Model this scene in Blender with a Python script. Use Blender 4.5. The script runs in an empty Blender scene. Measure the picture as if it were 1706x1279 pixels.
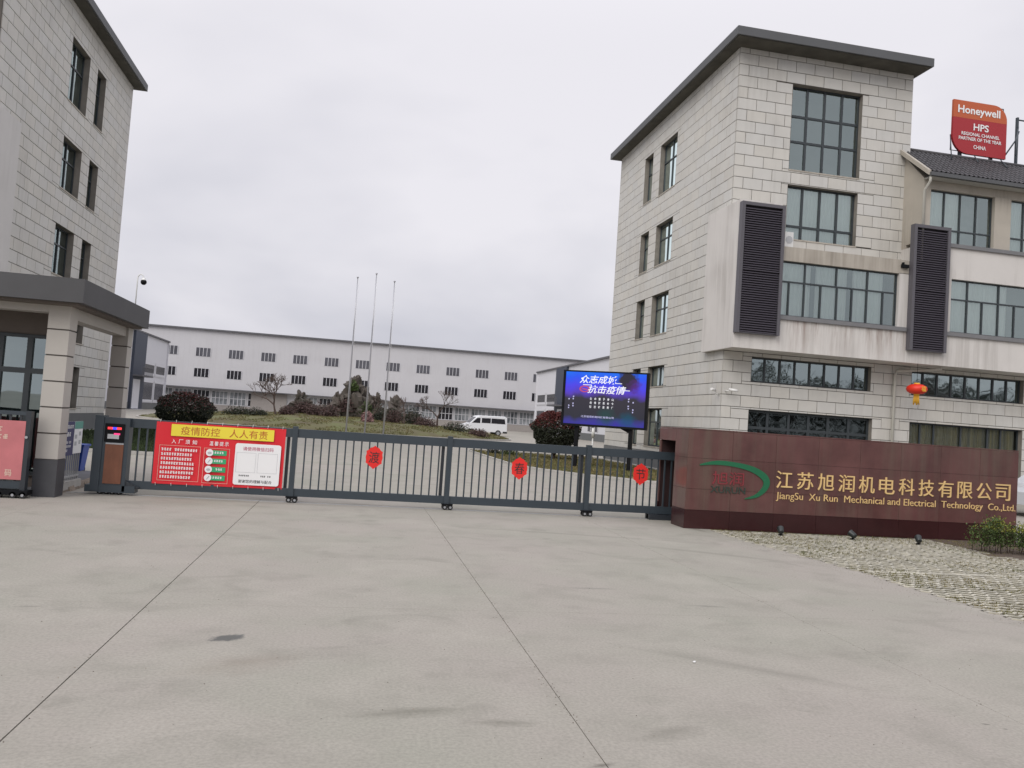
import bpy, math, random
from mathutils import Vector, Matrix, noise
C = bpy.context.scene
COL = C.collection
random.seed(7)

# ------------------------------------------------------------------ camera
F_PX, PITCH, ROLL, YAW = 1342.84, 0.0472647, 0.0676801, 0.1887942
EYE = Vector((0.0, 0.0, 1.7))
cam_d = bpy.data.cameras.new('camera')
cam = bpy.data.objects.new('camera', cam_d)
COL.objects.link(cam)
cam_d.sensor_width = 36.0
cam_d.lens = 36.0 * F_PX / 1706.0
cam_d.clip_start = 0.05
cam_d.clip_end = 4000
_f = Vector((0, math.cos(PITCH), math.sin(PITCH)))
_u = Vector((0, -math.sin(PITCH), math.cos(PITCH)))
_r = Vector((1, 0, 0))
_r2 = _r * math.cos(ROLL) + _u * math.sin(ROLL)
_u2 = _u * math.cos(ROLL) - _r * math.sin(ROLL)
_ry = Matrix.Rotation(-YAW, 3, 'Z')
CR, CU, CF = _ry @ _r2, _ry @ _u2, _ry @ _f
cam.matrix_world = Matrix(((CR.x, CU.x, -CF.x, EYE.x), (CR.y, CU.y, -CF.y, EYE.y), (CR.z, CU.z, -CF.z, EYE.z), (0, 0, 0, 1)))
C.camera = cam

# ------------------------------------------------------------------ world: overcast day
W = bpy.data.worlds.new('World')
C.world = W
W.use_nodes = True
nt = W.node_tree
nt.nodes.clear()
SUN_EL, SUN_AZ = math.radians(38), math.radians(222)       # azimuth clockwise from +y
def N(t, kind, **kw):
    n = t.nodes.new(kind)
    for k, v in kw.items():
        if k == 'ins':
            for a, b in v.items():
                n.inputs[a].default_value = b
        else:
            setattr(n, k, v)
    return n
L = nt.links.new
out = N(nt, 'ShaderNodeOutputWorld')
sky = N(nt, 'ShaderNodeTexSky', sky_type='NISHITA', sun_disc=False, sun_elevation=SUN_EL, sun_rotation=SUN_AZ, air_density=1.5, dust_density=4.0)
bg1 = N(nt, 'ShaderNodeBackground', ins={'Strength': 0.05})
L(sky.outputs[0], bg1.inputs[0])
tc = N(nt, 'ShaderNodeTexCoord')
sep = N(nt, 'ShaderNodeSeparateXYZ')
L(tc.outputs['Generated'], sep.inputs[0])
zc = N(nt, 'ShaderNodeMath', operation='MAXIMUM', ins={1: 0.0}); L(sep.outputs[2], zc.inputs[0])
# flattened coordinates so that the cloud sheets stretch towards the horizon
za = N(nt, 'ShaderNodeMath', operation='ADD', ins={1: 0.34}); L(zc.outputs[0], za.inputs[0])
div = N(nt, 'ShaderNodeVectorMath', operation='DIVIDE')
comb = N(nt, 'ShaderNodeCombineXYZ')
for i in range(3): L(za.outputs[0], comb.inputs[i])
L(tc.outputs['Generated'], div.inputs[0]); L(comb.outputs[0], div.inputs[1])
nz = N(nt, 'ShaderNodeTexNoise', ins={'Scale': 0.85, 'Detail': 5.0, 'Roughness': 0.5, 'Distortion': 0.25})
L(div.outputs[0], nz.inputs['Vector'])
cr = N(nt, 'ShaderNodeValToRGB')
cr.color_ramp.elements[0].position = 0.36; cr.color_ramp.elements[0].color = (0.51, 0.515, 0.58, 1)
cr.color_ramp.elements[1].position = 0.62; cr.color_ramp.elements[1].color = (0.76, 0.745, 0.79, 1)
L(nz.outputs[0], cr.inputs[0])
# overcast luminance: brighter overhead than at the horizon (as an overcast sky is)
lum = N(nt, 'ShaderNodeMapRange', interpolation_type='SMOOTHSTEP', ins={'From Min': 0.42, 'From Max': 1.0, 'To Min': 1.0, 'To Max': 2.3})
L(zc.outputs[0], lum.inputs[0])
bg2 = N(nt, 'ShaderNodeBackground')
L(cr.outputs[0], bg2.inputs[0]); L(lum.outputs[0], bg2.inputs[1])
mixs = N(nt, 'ShaderNodeMixShader', ins={0: 0.93})
L(bg1.outputs[0], mixs.inputs[1]); L(bg2.outputs[0], mixs.inputs[2])
L(mixs.outputs[0], out.inputs[0])

sun_d = bpy.data.lights.new('sun', 'SUN')
sun_d.energy = 1.5
sun_d.angle = math.radians(40)
sun_d.color = (1.0, 0.96, 0.90)
sun = bpy.data.objects.new('sun', sun_d)
COL.objects.link(sun)
_sd = Vector((math.sin(SUN_AZ) * math.cos(SUN_EL), math.cos(SUN_AZ) * math.cos(SUN_EL), math.sin(SUN_EL)))
sun.rotation_euler = _sd.to_track_quat('Z', 'Y').to_euler()
C.view_settings.view_transform = 'Standard'
C.view_settings.look = 'None'
C.view_settings.exposure = 0.22
C.view_settings.gamma = 1.0
C.view_settings.use_curve_mapping = False
C.cycles.max_bounces = 6
C.cycles.transparent_max_bounces = 12

# ------------------------------------------------------------------ materials
def mat(name, color, rough=0.7, var=0.0, nscale=3.0, metal=0.0, bump=0.0, bscale=40.0, island=0.0, objvar=0.0,
        streak=0.0, spec=0.5, color2=None, coat=0.0, stretch=(1, 1, 1)):
    m = bpy.data.materials.new(name); m.use_nodes = True
    t = m.node_tree; b = t.nodes['Principled BSDF']
    l = t.links.new
    b.inputs['Roughness'].default_value = rough
    b.inputs['Metallic'].default_value = metal
    b.inputs['Specular IOR Level'].default_value = spec
    b.inputs['Coat Weight'].default_value = coat
    geo = N(t, 'ShaderNodeNewGeometry')
    cur = None
    rgb = N(t, 'ShaderNodeRGB'); rgb.outputs[0].default_value = (*color, 1); cur = rgb.outputs[0]
    mp = N(t, 'ShaderNodeMapping'); mp.inputs['Scale'].default_value = stretch
    l(geo.outputs['Position'], mp.inputs[0])
    if var or color2:
        nz_ = N(t, 'ShaderNodeTexNoise', ins={'Scale': nscale, 'Detail': 6.0, 'Roughness': 0.6}); l(mp.outputs[0], nz_.inputs['Vector'])
        if color2:
            mr = N(t, 'ShaderNodeMapRange', ins={1: 0.35, 2: 0.65}); l(nz_.outputs[0], mr.inputs[0])
            mx = N(t, 'ShaderNodeMix', data_type='RGBA'); l(mr.outputs[0], mx.inputs[0]); l(cur, mx.inputs[6]); mx.inputs[7].default_value = (*color2, 1)
            cur = mx.outputs[2]
        if var:
            mr = N(t, 'ShaderNodeMapRange', ins={1: 0.25, 2: 0.75, 3: 1 - var, 4: 1 + var}); l(nz_.outputs[0], mr.inputs[0])
            vm = N(t, 'ShaderNodeVectorMath', operation='SCALE'); l(cur, vm.inputs[0]); l(mr.outputs[0], vm.inputs['Scale'])
            cur = vm.outputs[0]
    if objvar or island:
        oi = N(t, 'ShaderNodeObjectInfo')
        ad = N(t, 'ShaderNodeMath', operation='ADD'); l(oi.outputs['Random'], ad.inputs[0]); l(geo.outputs['Random Per Island'], ad.inputs[1])
        fr = N(t, 'ShaderNodeMath', operation='FRACT'); l(ad.outputs[0], fr.inputs[0])
        k = max(objvar, island)
        mr = N(t, 'ShaderNodeMapRange', ins={3: 1 - k, 4: 1 + k}); l(fr.outputs[0], mr.inputs[0])
        vm = N(t, 'ShaderNodeVectorMath', operation='SCALE'); l(cur, vm.inputs[0]); l(mr.outputs[0], vm.inputs['Scale'])
        cur = vm.outputs[0]
        if objvar:      # slight hue drift from stone to stone
            m2 = N(t, 'ShaderNodeMath', operation='MULTIPLY', ins={1: 7.31}); l(ad.outputs[0], m2.inputs[0])
            f2 = N(t, 'ShaderNodeMath', operation='FRACT'); l(m2.outputs[0], f2.inputs[0])
            mx = N(t, 'ShaderNodeMix', data_type='RGBA'); l(f2.outputs[0], mx.inputs[0])
            l(cur, mx.inputs[6])
            v3 = N(t, 'ShaderNodeVectorMath', operation='MULTIPLY'); v3.inputs[1].default_value = (1.0, 0.98, 0.945); l(cur, v3.inputs[0])
            l(v3.outputs[0], mx.inputs[7]); cur = mx.outputs[2]
    if streak:
        mp2 = N(t, 'ShaderNodeMapping'); mp2.inputs['Scale'].default_value = (5.0, 5.0, 0.22); l(geo.outputs['Position'], mp2.inputs[0])
        n2 = N(t, 'ShaderNodeTexNoise', ins={'Scale': 1.0, 'Detail': 5.0, 'Roughness': 0.65}); l(mp2.outputs[0], n2.inputs['Vector'])
        n3 = N(t, 'ShaderNodeTexNoise', ins={'Scale': 0.35, 'Detail': 2.0}); l(geo.outputs['Position'], n3.inputs['Vector'])
        mu = N(t, 'ShaderNodeMath', operation='MULTIPLY'); l(n2.outputs[0], mu.inputs[0]); l(n3.outputs[0], mu.inputs[1])
        mr = N(t, 'ShaderNodeMapRange', ins={1: 0.24, 2: 0.42, 3: 0.0, 4: streak}); l(mu.outputs[0], mr.inputs[0])
        mx = N(t, 'ShaderNodeMix', data_type='RGBA'); l(mr.outputs[0], mx.inputs[0]); l(cur, mx.inputs[6]); mx.inputs[7].default_value = (0.13, 0.105, 0.08, 1)
        cur = mx.outputs[2]
    l(cur, b.inputs['Base Color'])
    if bump:
        nb = N(t, 'ShaderNodeTexNoise', ins={'Scale': bscale, 'Detail': 3.0}); l(geo.outputs['Position'], nb.inputs['Vector'])
        bp = N(t, 'ShaderNodeBump', ins={'Strength': bump, 'Distance': 0.02}); l(nb.outputs[0], bp.inputs['Height']); l(bp.outputs[0], b.inputs['Normal'])
    return m

def glass_mat(name, tint, refl=0.30):
    m = bpy.data.materials.new(name); m.use_nodes = True
    t = m.node_tree; t.nodes.clear(); l = t.links.new
    o = N(t, 'ShaderNodeOutputMaterial')
    tr = N(t, 'ShaderNodeBsdfTransparent'); tr.inputs[0].default_value = (*tint, 1)
    gl = N(t, 'ShaderNodeBsdfGlossy', ins={'Roughness': 0.02}); gl.inputs[0].default_value = (0.80, 0.93, 0.92, 1)
    nb = N(t, 'ShaderNodeTexNoise', ins={'Scale': 1.3, 'Detail': 1.0})
    geo = N(t, 'ShaderNodeNewGeometry'); l(geo.outputs['Position'], nb.inputs['Vector'])
    bp = N(t, 'ShaderNodeBump', ins={'Strength': 0.25, 'Distance': 0.02}); l(nb.outputs[0], bp.inputs['Height']); l(bp.outputs[0], gl.inputs['Normal'])
    fr = N(t, 'ShaderNodeFresnel', ins={'IOR': 1.5})
    ma = N(t, 'ShaderNodeMath', operation='ADD', use_clamp=True, ins={1: refl}); l(fr.outputs[0], ma.inputs[0])
    mx = N(t, 'ShaderNodeMixShader'); l(ma.outputs[0], mx.inputs[0]); l(tr.outputs[0], mx.inputs[1]); l(gl.outputs[0], mx.inputs[2])
    l(mx.outputs[0], o.inputs[0])
    return m

def emis(name, color, strength=1.0):
    m = bpy.data.materials.new(name); m.use_nodes = True
    b = m.node_tree.nodes['Principled BSDF']
    b.inputs['Base Color'].default_value = (0.01, 0.01, 0.01, 1)
    b.inputs['Emission Color'].default_value = (*color, 1)
    b.inputs['Emission Strength'].default_value = strength
    return m

M = {}
M['stone'] = mat('cladding_stone', (0.55, 0.542, 0.515), 0.75, var=0.06, nscale=1.1, objvar=0.028, island=0.028, streak=0.15, bump=0.06, bscale=60)
M['joint'] = mat('cladding_joint', (0.10, 0.09, 0.08), 0.9, var=0.2)
M['render_white'] = mat('painted_render', (0.60, 0.575, 0.545), 0.75, var=0.05, nscale=0.8, streak=0.30)
M['render_plain'] = mat('painted_render_clean', (0.56, 0.545, 0.525), 0.75, var=0.05, nscale=0.8, streak=0.12)
M['render_beige'] = mat('beige_render', (0.42, 0.385, 0.33), 0.8, var=0.08, nscale=1.2, streak=0.45)
def stained():
    m = mat('rain_stained_render', (0.60, 0.575, 0.545), 0.75, var=0.05, nscale=0.8, streak=0.25); t = m.node_tree; l = t.links.new
    b = t.nodes['Principled BSDF']; src = b.inputs['Base Color'].links[0].from_socket
    g = N(t, 'ShaderNodeNewGeometry'); mp = N(t, 'ShaderNodeMapping'); mp.inputs['Scale'].default_value = (4.5, 0.01, 0.25); l(g.outputs['Position'], mp.inputs[0])
    n = N(t, 'ShaderNodeTexNoise', ins={'Scale': 1.0, 'Detail': 6.0, 'Roughness': 0.75}); l(mp.outputs[0], n.inputs['Vector'])
    sp = N(t, 'ShaderNodeSeparateXYZ'); l(g.outputs['Position'], sp.inputs[0]); zr = N(t, 'ShaderNodeMapRange', ins={1: 5.0, 2: 6.1, 3: .25, 4: 1.0}); l(sp.outputs[2], zr.inputs[0])
    r_ = N(t, 'ShaderNodeMapRange', ins={1: .47, 2: .66, 3: 0, 4: .75}); l(n.outputs[0], r_.inputs[0]); mu = N(t, 'ShaderNodeMath', operation='MULTIPLY'); l(r_.outputs[0], mu.inputs[0]); l(zr.outputs[0], mu.inputs[1])
    mx = N(t, 'ShaderNodeMix', data_type='RGBA'); l(mu.outputs[0], mx.inputs[0]); l(src, mx.inputs[6]); mx.inputs[7].default_value = (0.20, 0.13, 0.10, 1); l(mx.outputs[2], b.inputs['Base Color']); return m
M['render_stained'] = stained()
M['soffit'] = mat('soffit_plaster', (0.42, 0.41, 0.38), 0.85, var=0.08)
M['eave_under'] = mat('mottled_eave_underside', (0.085, 0.08, 0.066), 0.85, var=0.35, nscale=1.5)  # browner and more mottled than the eave edge
M['jamb'] = mat('brown_jamb', (0.21, 0.19, 0.165), 0.85, var=0.25, nscale=2.0)  # darker brown for window reveals and rear walls
M['eave'] = mat('grey_eave_paint', (0.088, 0.091, 0.095), 0.6, var=0.08, nscale=1.0)
M['plinth'] = mat('grey_plinth_stone', (0.13, 0.135, 0.138), 0.65, var=0.1, nscale=2)
M['frame'] = mat('window_frame_metal', (0.035, 0.043, 0.048), 0.45)
M['sill'] = mat('grey_sill', (0.17, 0.17, 0.175), 0.6, var=0.1)
M['louver'] = mat('louver_metal', (0.055, 0.048, 0.062), 0.5)
M['louver_frame'] = mat('louver_frame_metal', (0.095, 0.09, 0.102), 0.5)
M['glass'] = glass_mat('window_glass', (0.80, 0.86, 0.84), 0.24)
M['glass_dark'] = glass_mat('dark_window_glass', (0.30, 0.34, 0.34), 0.05)
M['glass_shop'] = glass_mat('shop_glass', (0.75, 0.76, 0.74), 0.0)
M['glass_low'] = glass_mat('strip_window_glass', (0.45, 0.52, 0.50), 0.34)
M['room'] = mat('dim_room', (0.16, 0.17, 0.165), 0.9, var=0.2, nscale=0.9)
M['room_light'] = mat('bright_room', (0.34, 0.36, 0.35), 0.9, var=0.45, nscale=0.7)
M['room_dark'] = mat('dark_room', (0.03, 0.032, 0.035), 0.9)
M['curtain'] = mat('white_curtain', (0.78, 0.78, 0.76), 0.9, var=0.05)
M['curtain_y'] = mat('yellow_striped_curtain', (0.55, 0.50, 0.32), 0.9, color2=(0.30, 0.31, 0.28), nscale=2.2, stretch=(4, 4, 0.05))
M['tile'] = mat('roof_tile', (0.045, 0.043, 0.047), 0.6, var=0.25, nscale=4, island=0.15)
M['white_metal'] = mat('white_metal', (0.62, 0.62, 0.62), 0.45)
M['pvc'] = mat('drain_pipe', (0.50, 0.49, 0.44), 0.5, var=0.08)
M['white_plastic'] = mat('white_plastic', (0.72, 0.72, 0.70), 0.4)
M['granite'] = mat('maroon_granite', (0.118, 0.054, 0.052), 0.19, var=0.34, nscale=1.3, streak=0.5, objvar=0.07, spec=0.6, bump=0.012, bscale=14)
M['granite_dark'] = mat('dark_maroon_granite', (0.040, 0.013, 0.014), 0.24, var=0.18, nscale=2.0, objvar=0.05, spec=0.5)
M['granite_joint'] = mat('granite_joint', (0.035, 0.015, 0.015), 0.8)
M['gold'] = mat('gold_lettering', (0.72, 0.50, 0.22), 0.5, var=0.08)
M['green'] = mat('green_lettering', (0.010, 0.13, 0.055), 0.5)
M['logo_red'] = mat('faded_red_lettering', (0.22, 0.03, 0.038), 0.5)
M['logo_dark'] = mat('faded_green_lettering', (0.03, 0.045, 0.035), 0.5)
M['gate'] = mat('slate_gate_paint', (0.036, 0.048, 0.059), 0.42, var=0.08, nscale=4)
M['gate_dark'] = mat('dark_gate_paint', (0.026, 0.031, 0.038), 0.42)
M['rubber'] = mat('black_rubber', (0.018, 0.018, 0.018), 0.8)
M['copper'] = mat('brown_panel', (0.17, 0.065, 0.035), 0.35, var=0.25, nscale=2.5, stretch=(3, 3, 1))
M['red'] = mat('banner_red', (0.66, 0.014, 0.025), 0.6, var=0.04)
M['paper_red'] = mat('paper_red', (0.72, 0.02, 0.015), 0.7, var=0.05)
M['pink'] = mat('sun_bleached_red', (0.50, 0.16, 0.17), 0.7, var=0.12, nscale=3)
M['pink_text'] = mat('pale_print', (0.62, 0.45, 0.36), 0.7)
M['yellow'] = mat('banner_yellow', (0.80, 0.66, 0.05), 0.6)
M['title'] = mat('title_print', (0.45, 0.09, 0.02), 0.6)
M['white'] = mat('white_print', (0.80, 0.80, 0.80), 0.6)
M['black'] = mat('black_print', (0.02, 0.02, 0.02), 0.6)
M['greenp'] = mat('green_print', (0.03, 0.36, 0.15), 0.6)
M['purple_text'] = mat('magenta_print', (0.45, 0.04, 0.12), 0.6)
M['grey_print'] = mat('grey_print', (0.45, 0.46, 0.47), 0.6)
M['blue_board'] = mat('navy_board', (0.035, 0.035, 0.12), 0.55)
M['teal'] = mat('teal_print', (0.10, 0.30, 0.25), 0.6)
M['blue_bin'] = mat('blue_plastic', (0.012, 0.06, 0.35), 0.45)
M['steel'] = mat('galvanised_steel', (0.42, 0.43, 0.45), 0.4, metal=0.6)
M['pole'] = mat('flagpole_metal', (0.40, 0.40, 0.42), 0.35, metal=0.7)
M['pillar'] = mat('pillar_panel', (0.43, 0.405, 0.37), 0.7, var=0.05, nscale=1.5, bump=0.02)
M['pillar_dark'] = mat('pillar_base_stone', (0.055, 0.056, 0.062), 0.6, var=0.15)
M['canopy'] = mat('canopy_paint', (0.062, 0.062, 0.065), 0.65, var=0.12, nscale=1.2)
M['canopy_soffit'] = mat('canopy_soffit', (0.13, 0.108, 0.092), 0.8, var=0.1)
M['orange'] = mat('sign_orange', (0.48, 0.10, 0.03), 0.5)
M['sign_red'] = mat('sign_red', (0.36, 0.018, 0.025), 0.5)
M['factory'] = mat('factory_sheet', (0.52, 0.515, 0.535), 0.6, var=0.035, nscale=0.2, streak=0.08)
M['factory_white'] = mat('factory_white_sheet', (0.62, 0.62, 0.65), 0.6, var=0.03)
M['factory_blue'] = mat('dark_blue_sheet', (0.045, 0.055, 0.08), 0.6, var=0.06)
M['factory_trim'] = mat('factory_trim', (0.10, 0.10, 0.11), 0.6)
M['factory_beige'] = mat('factory_low_wall', (0.30, 0.275, 0.26), 0.8, var=0.08)
M['fglass'] = mat('factory_glass_grey', (0.085, 0.085, 0.10), 0.25, var=0.35, nscale=0.35)
M['fglass_dark'] = mat('factory_glass_dark', (0.012, 0.012, 0.017), 0.25)
M['fglass_light'] = mat('factory_glass_light', (0.34, 0.36, 0.38), 0.25, color2=(0.06, 0.07, 0.08), nscale=0.5)
M['bark'] = mat('bark', (0.085, 0.06, 0.05), 0.9, var=0.25, nscale=12)
M['rock'] = mat('garden_rock', (0.115, 0.095, 0.082), 0.9, var=0.35, nscale=2.5, bump=0.5, bscale=8, color2=(0.055, 0.05, 0.04))
M['leaf_dark'] = mat('dark_leaf', (0.022, 0.028, 0.014), 0.7, island=0.5)
M['leaf_red'] = mat('red_leaf', (0.085, 0.014, 0.012), 0.6, island=0.5)
M['leaf_green'] = mat('green_leaf', (0.055, 0.085, 0.018), 0.7, island=0.45)
M['leaf_yellow'] = mat('yellow_green_leaf', (0.16, 0.17, 0.02), 0.7, island=0.35)
M['leaf_brown'] = mat('brown_leaf', (0.085, 0.05, 0.045), 0.8, island=0.5)
M['blossom'] = mat('pink_blossom', (0.30, 0.17, 0.17), 0.8, island=0.4)
M['grass_lawn'] = mat('winter_lawn', (0.17, 0.125, 0.06), 0.95, color2=(0.10, 0.095, 0.032), nscale=0.7, var=0.35, bump=0.6, bscale=25)
M['grass_dark'] = mat('dark_lawn', (0.030, 0.045, 0.015), 0.95, color2=(0.018, 0.028, 0.011), nscale=1.2, var=0.3, bump=0.6, bscale=25)
M['grass_mound'] = mat('mound_lawn', (0.12, 0.10, 0.05), 0.95, color2=(0.085, 0.095, 0.03), nscale=0.45, var=0.4, bump=0.7, bscale=8)
M['blade'] = mat('grass_blades', (0.19, 0.15, 0.065), 0.9, island=0.45, color2=(0.10, 0.11, 0.035), nscale=1.1)
M['blade_dark'] = mat('dark_grass_blades', (0.030, 0.048, 0.014), 0.9, island=0.5)
M['soil'] = mat('garden_soil', (0.085, 0.062, 0.045), 0.95, var=0.35, nscale=6, bump=0.8, bscale=20)
M['kerb'] = mat('kerb_concrete', (0.40, 0.385, 0.36), 0.85, var=0.15, nscale=4, bump=0.2)
M['kerb_old'] = mat('weathered_kerb', (0.22, 0.18, 0.145), 0.9, var=0.45, nscale=9, bump=0.6, objvar=0.35)
M['asphalt'] = mat('grey_paving', (0.14, 0.14, 0.15), 0.85, var=0.12, nscale=2, bump=0.1)
M['paver'] = mat('turf_paver_concrete', (0.40, 0.382, 0.32), 0.9, var=0.34, nscale=3.0, objvar=0.14, bump=0.3, bscale=60)
M['paver_soil'] = mat('turf_paver_soil', (0.055, 0.052, 0.026), 0.95, color2=(0.11, 0.095, 0.06), nscale=2.2, var=0.4, bump=0.8, bscale=40)
M['ground'] = mat('distant_ground', (0.20, 0.19, 0.17), 0.95, var=0.2, nscale=0.05)
M['van'] = mat('white_van_paint', (0.72, 0.73, 0.75), 0.3, coat=0.4)
M['car'] = mat('silver_car_paint', (0.50, 0.51, 0.53), 0.3, coat=0.4)
M['lantern'] = mat('lantern_silk', (0.72, 0.03, 0.01), 0.5, var=0.05)
M['tassel'] = mat('lantern_gold', (0.75, 0.42, 0.04), 0.6)
M['black_metal'] = mat('black_metal', (0.006, 0.0065, 0.008), 0.6, spec=0.15)
M['lamp_metal'] = mat('lamp_metal', (0.02, 0.024, 0.024), 0.35)
M['litter'] = mat('white_litter', (0.75, 0.75, 0.74), 0.7)

# broad concrete: patches, tyre darkening, streaks
def concrete():
    m = bpy.data.materials.new('driveway_concrete'); m.use_nodes = True
    t = m.node_tree; l = t.links.new; b = t.nodes['Principled BSDF']
    b.inputs['Roughness'].default_value = 0.8; b.inputs['Specular IOR Level'].default_value = 0.25
    geo = N(t, 'ShaderNodeNewGeometry')
    def noise_(sc, det, st=(1, 1, 1), dist=0.0):
        mp = N(t, 'ShaderNodeMapping'); mp.inputs['Scale'].default_value = st; l(geo.outputs['Position'], mp.inputs[0])
        n = N(t, 'ShaderNodeTexNoise', ins={'Scale': sc, 'Detail': det, 'Roughness': 0.6, 'Distortion': dist}); l(mp.outputs[0], n.inputs['Vector']); return n.outputs[0]
    def mix(fac, a, bcol):
        mx = N(t, 'ShaderNodeMix', data_type='RGBA'); l(fac, mx.inputs[0])
        if isinstance(a, tuple): mx.inputs[6].default_value = (*a, 1)
        else: l(a, mx.inputs[6])
        mx.inputs[7].default_value = (*bcol, 1); return mx.outputs[2]
    def rng(s, a, b_, c, d):
        mr = N(t, 'ShaderNodeMapRange', ins={1: a, 2: b_, 3: c, 4: d}); l(s, mr.inputs[0]); return mr.outputs[0]
    c = mix(rng(noise_(0.35, 4), 0.38, 0.62, 0, 1), (0.330, 0.302, 0.266), (0.305, 0.295, 0.248))
    c = mix(rng(noise_(1.6, 6), 0.50, 0.75, 0, 0.55), c, (0.215, 0.206, 0.172))
    c = mix(rng(noise_(0.9, 6, (0.9, 1.0, 1), 0.6), 0.50, 0.72, 0, 0.6), c, (0.385, 0.358, 0.312))
    c = mix(rng(noise_(1.1, 7, (0.8, 1.1, 1), 1.0), 0.58, 0.74, 0, 0.5), c, (0.178, 0.170, 0.142))
    c = mix(rng(noise_(45, 2), 0.35, 0.8, 0, 0.45), c, (0.15, 0.142, 0.125))
    # damp and oily marks, and darker strips along gate and sign wall, all ragged
    for (cx, cy, rx, ry, ang, edge, k_, col) in ((-.785, 6.2, .15, .085, .5, .35, .85, (.075, .078, .075)), (-.71, 6.27, .05, .02, .9, .5, .6, (.12, .12, .115)), (-2.4, 7.0, .11, .03, .1, .5, .5, (.17, .16, .14)),
            (.45, 4.72, .42, .10, .12, .9, .55, (.12, .115, .09)), (.95, 4.55, .25, .07, -.1, .9, .5, (.125, .12, .095)), (1.9, 4.4, .30, .12, .3, .9, .45, (.13, .122, .10)), (2.6, 8.3, .35, .05, .0, .8, .45, (.14, .135, .12)),
            (3.6, 7.6, .25, .04, -.1, .8, .5, (.13, .125, .11)), (4.05, 4.5, .035, .012, -.4, .5, .7, (.08, .075, .065)), (4.12, 4.42, .02, .008, -.4, .5, .7, (.08, .075, .065)), (1.36, 3.98, .09, .03, .2, 1.0, .7, (.07, .06, .05)), (-.6, 5.6, .5, .25, .4, 1.0, .30, (.21, .165, .13)),
            (3.0, 5.6, 1.1, .12, -.62, .9, .35, (.15, .143, .12)), (5.2, 11.0, 1.6, .12, -.5, .9, .4, (.155, .147, .122)), (3.4, 12.4, 2.2, .10, -.18, .9, .4, (.155, .147, .122)), (2.0, 15.05, 3.4, .10, 0, .9, .45, (.13, .125, .11)), (6.15, 13.75, .5, .12, -1.4, .8, .5, (.11, .10, .085)), (-4.2, 14.8, .7, .14, 0, .9, .5, (.12, .115, .10)), (-1.4, 14.75, 2.4, .12, 0, .9, .35, (.13, .125, .11))):
        mp = N(t, 'ShaderNodeMapping'); mp.vector_type = 'TEXTURE'; mp.inputs['Location'].default_value = (cx, cy, 0); mp.inputs['Rotation'].default_value = (0, 0, ang); mp.inputs['Scale'].default_value = (rx, ry, 1)
        l(geo.outputs['Position'], mp.inputs[0])
        ln = N(t, 'ShaderNodeVectorMath', operation='LENGTH'); l(mp.outputs[0], ln.inputs[0])
        nn_ = N(t, 'ShaderNodeTexNoise', ins={'Scale': 1.6, 'Detail': 6.0, 'Roughness': .7}); l(mp.outputs[0], nn_.inputs['Vector'])
        ma = N(t, 'ShaderNodeMath', operation='MULTIPLY_ADD', ins={1: 1.6}); l(nn_.outputs[0], ma.inputs[0]); l(ln.outputs['Value'], ma.inputs[2])
        c = mix(rng(ma.outputs[0], 1.8 - edge, 1.8, k_, 0), c, col)
    l(c, b.inputs['Base Color'])
    bp = N(t, 'ShaderNodeBump', ins={'Strength': 0.07, 'Distance': 0.01}); l(noise_(30, 5), bp.inputs['Height']); l(bp.outputs[0], b.inputs['Normal'])
    return m
M['concrete'] = concrete()
M['stain'] = mat('damp_stain', (0.125, 0.125, 0.120), 0.5, var=0.15, nscale=6)
M['stain_soft'] = mat('oil_stain', (0.235, 0.222, 0.192), 0.7, var=0.2, nscale=5)

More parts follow.
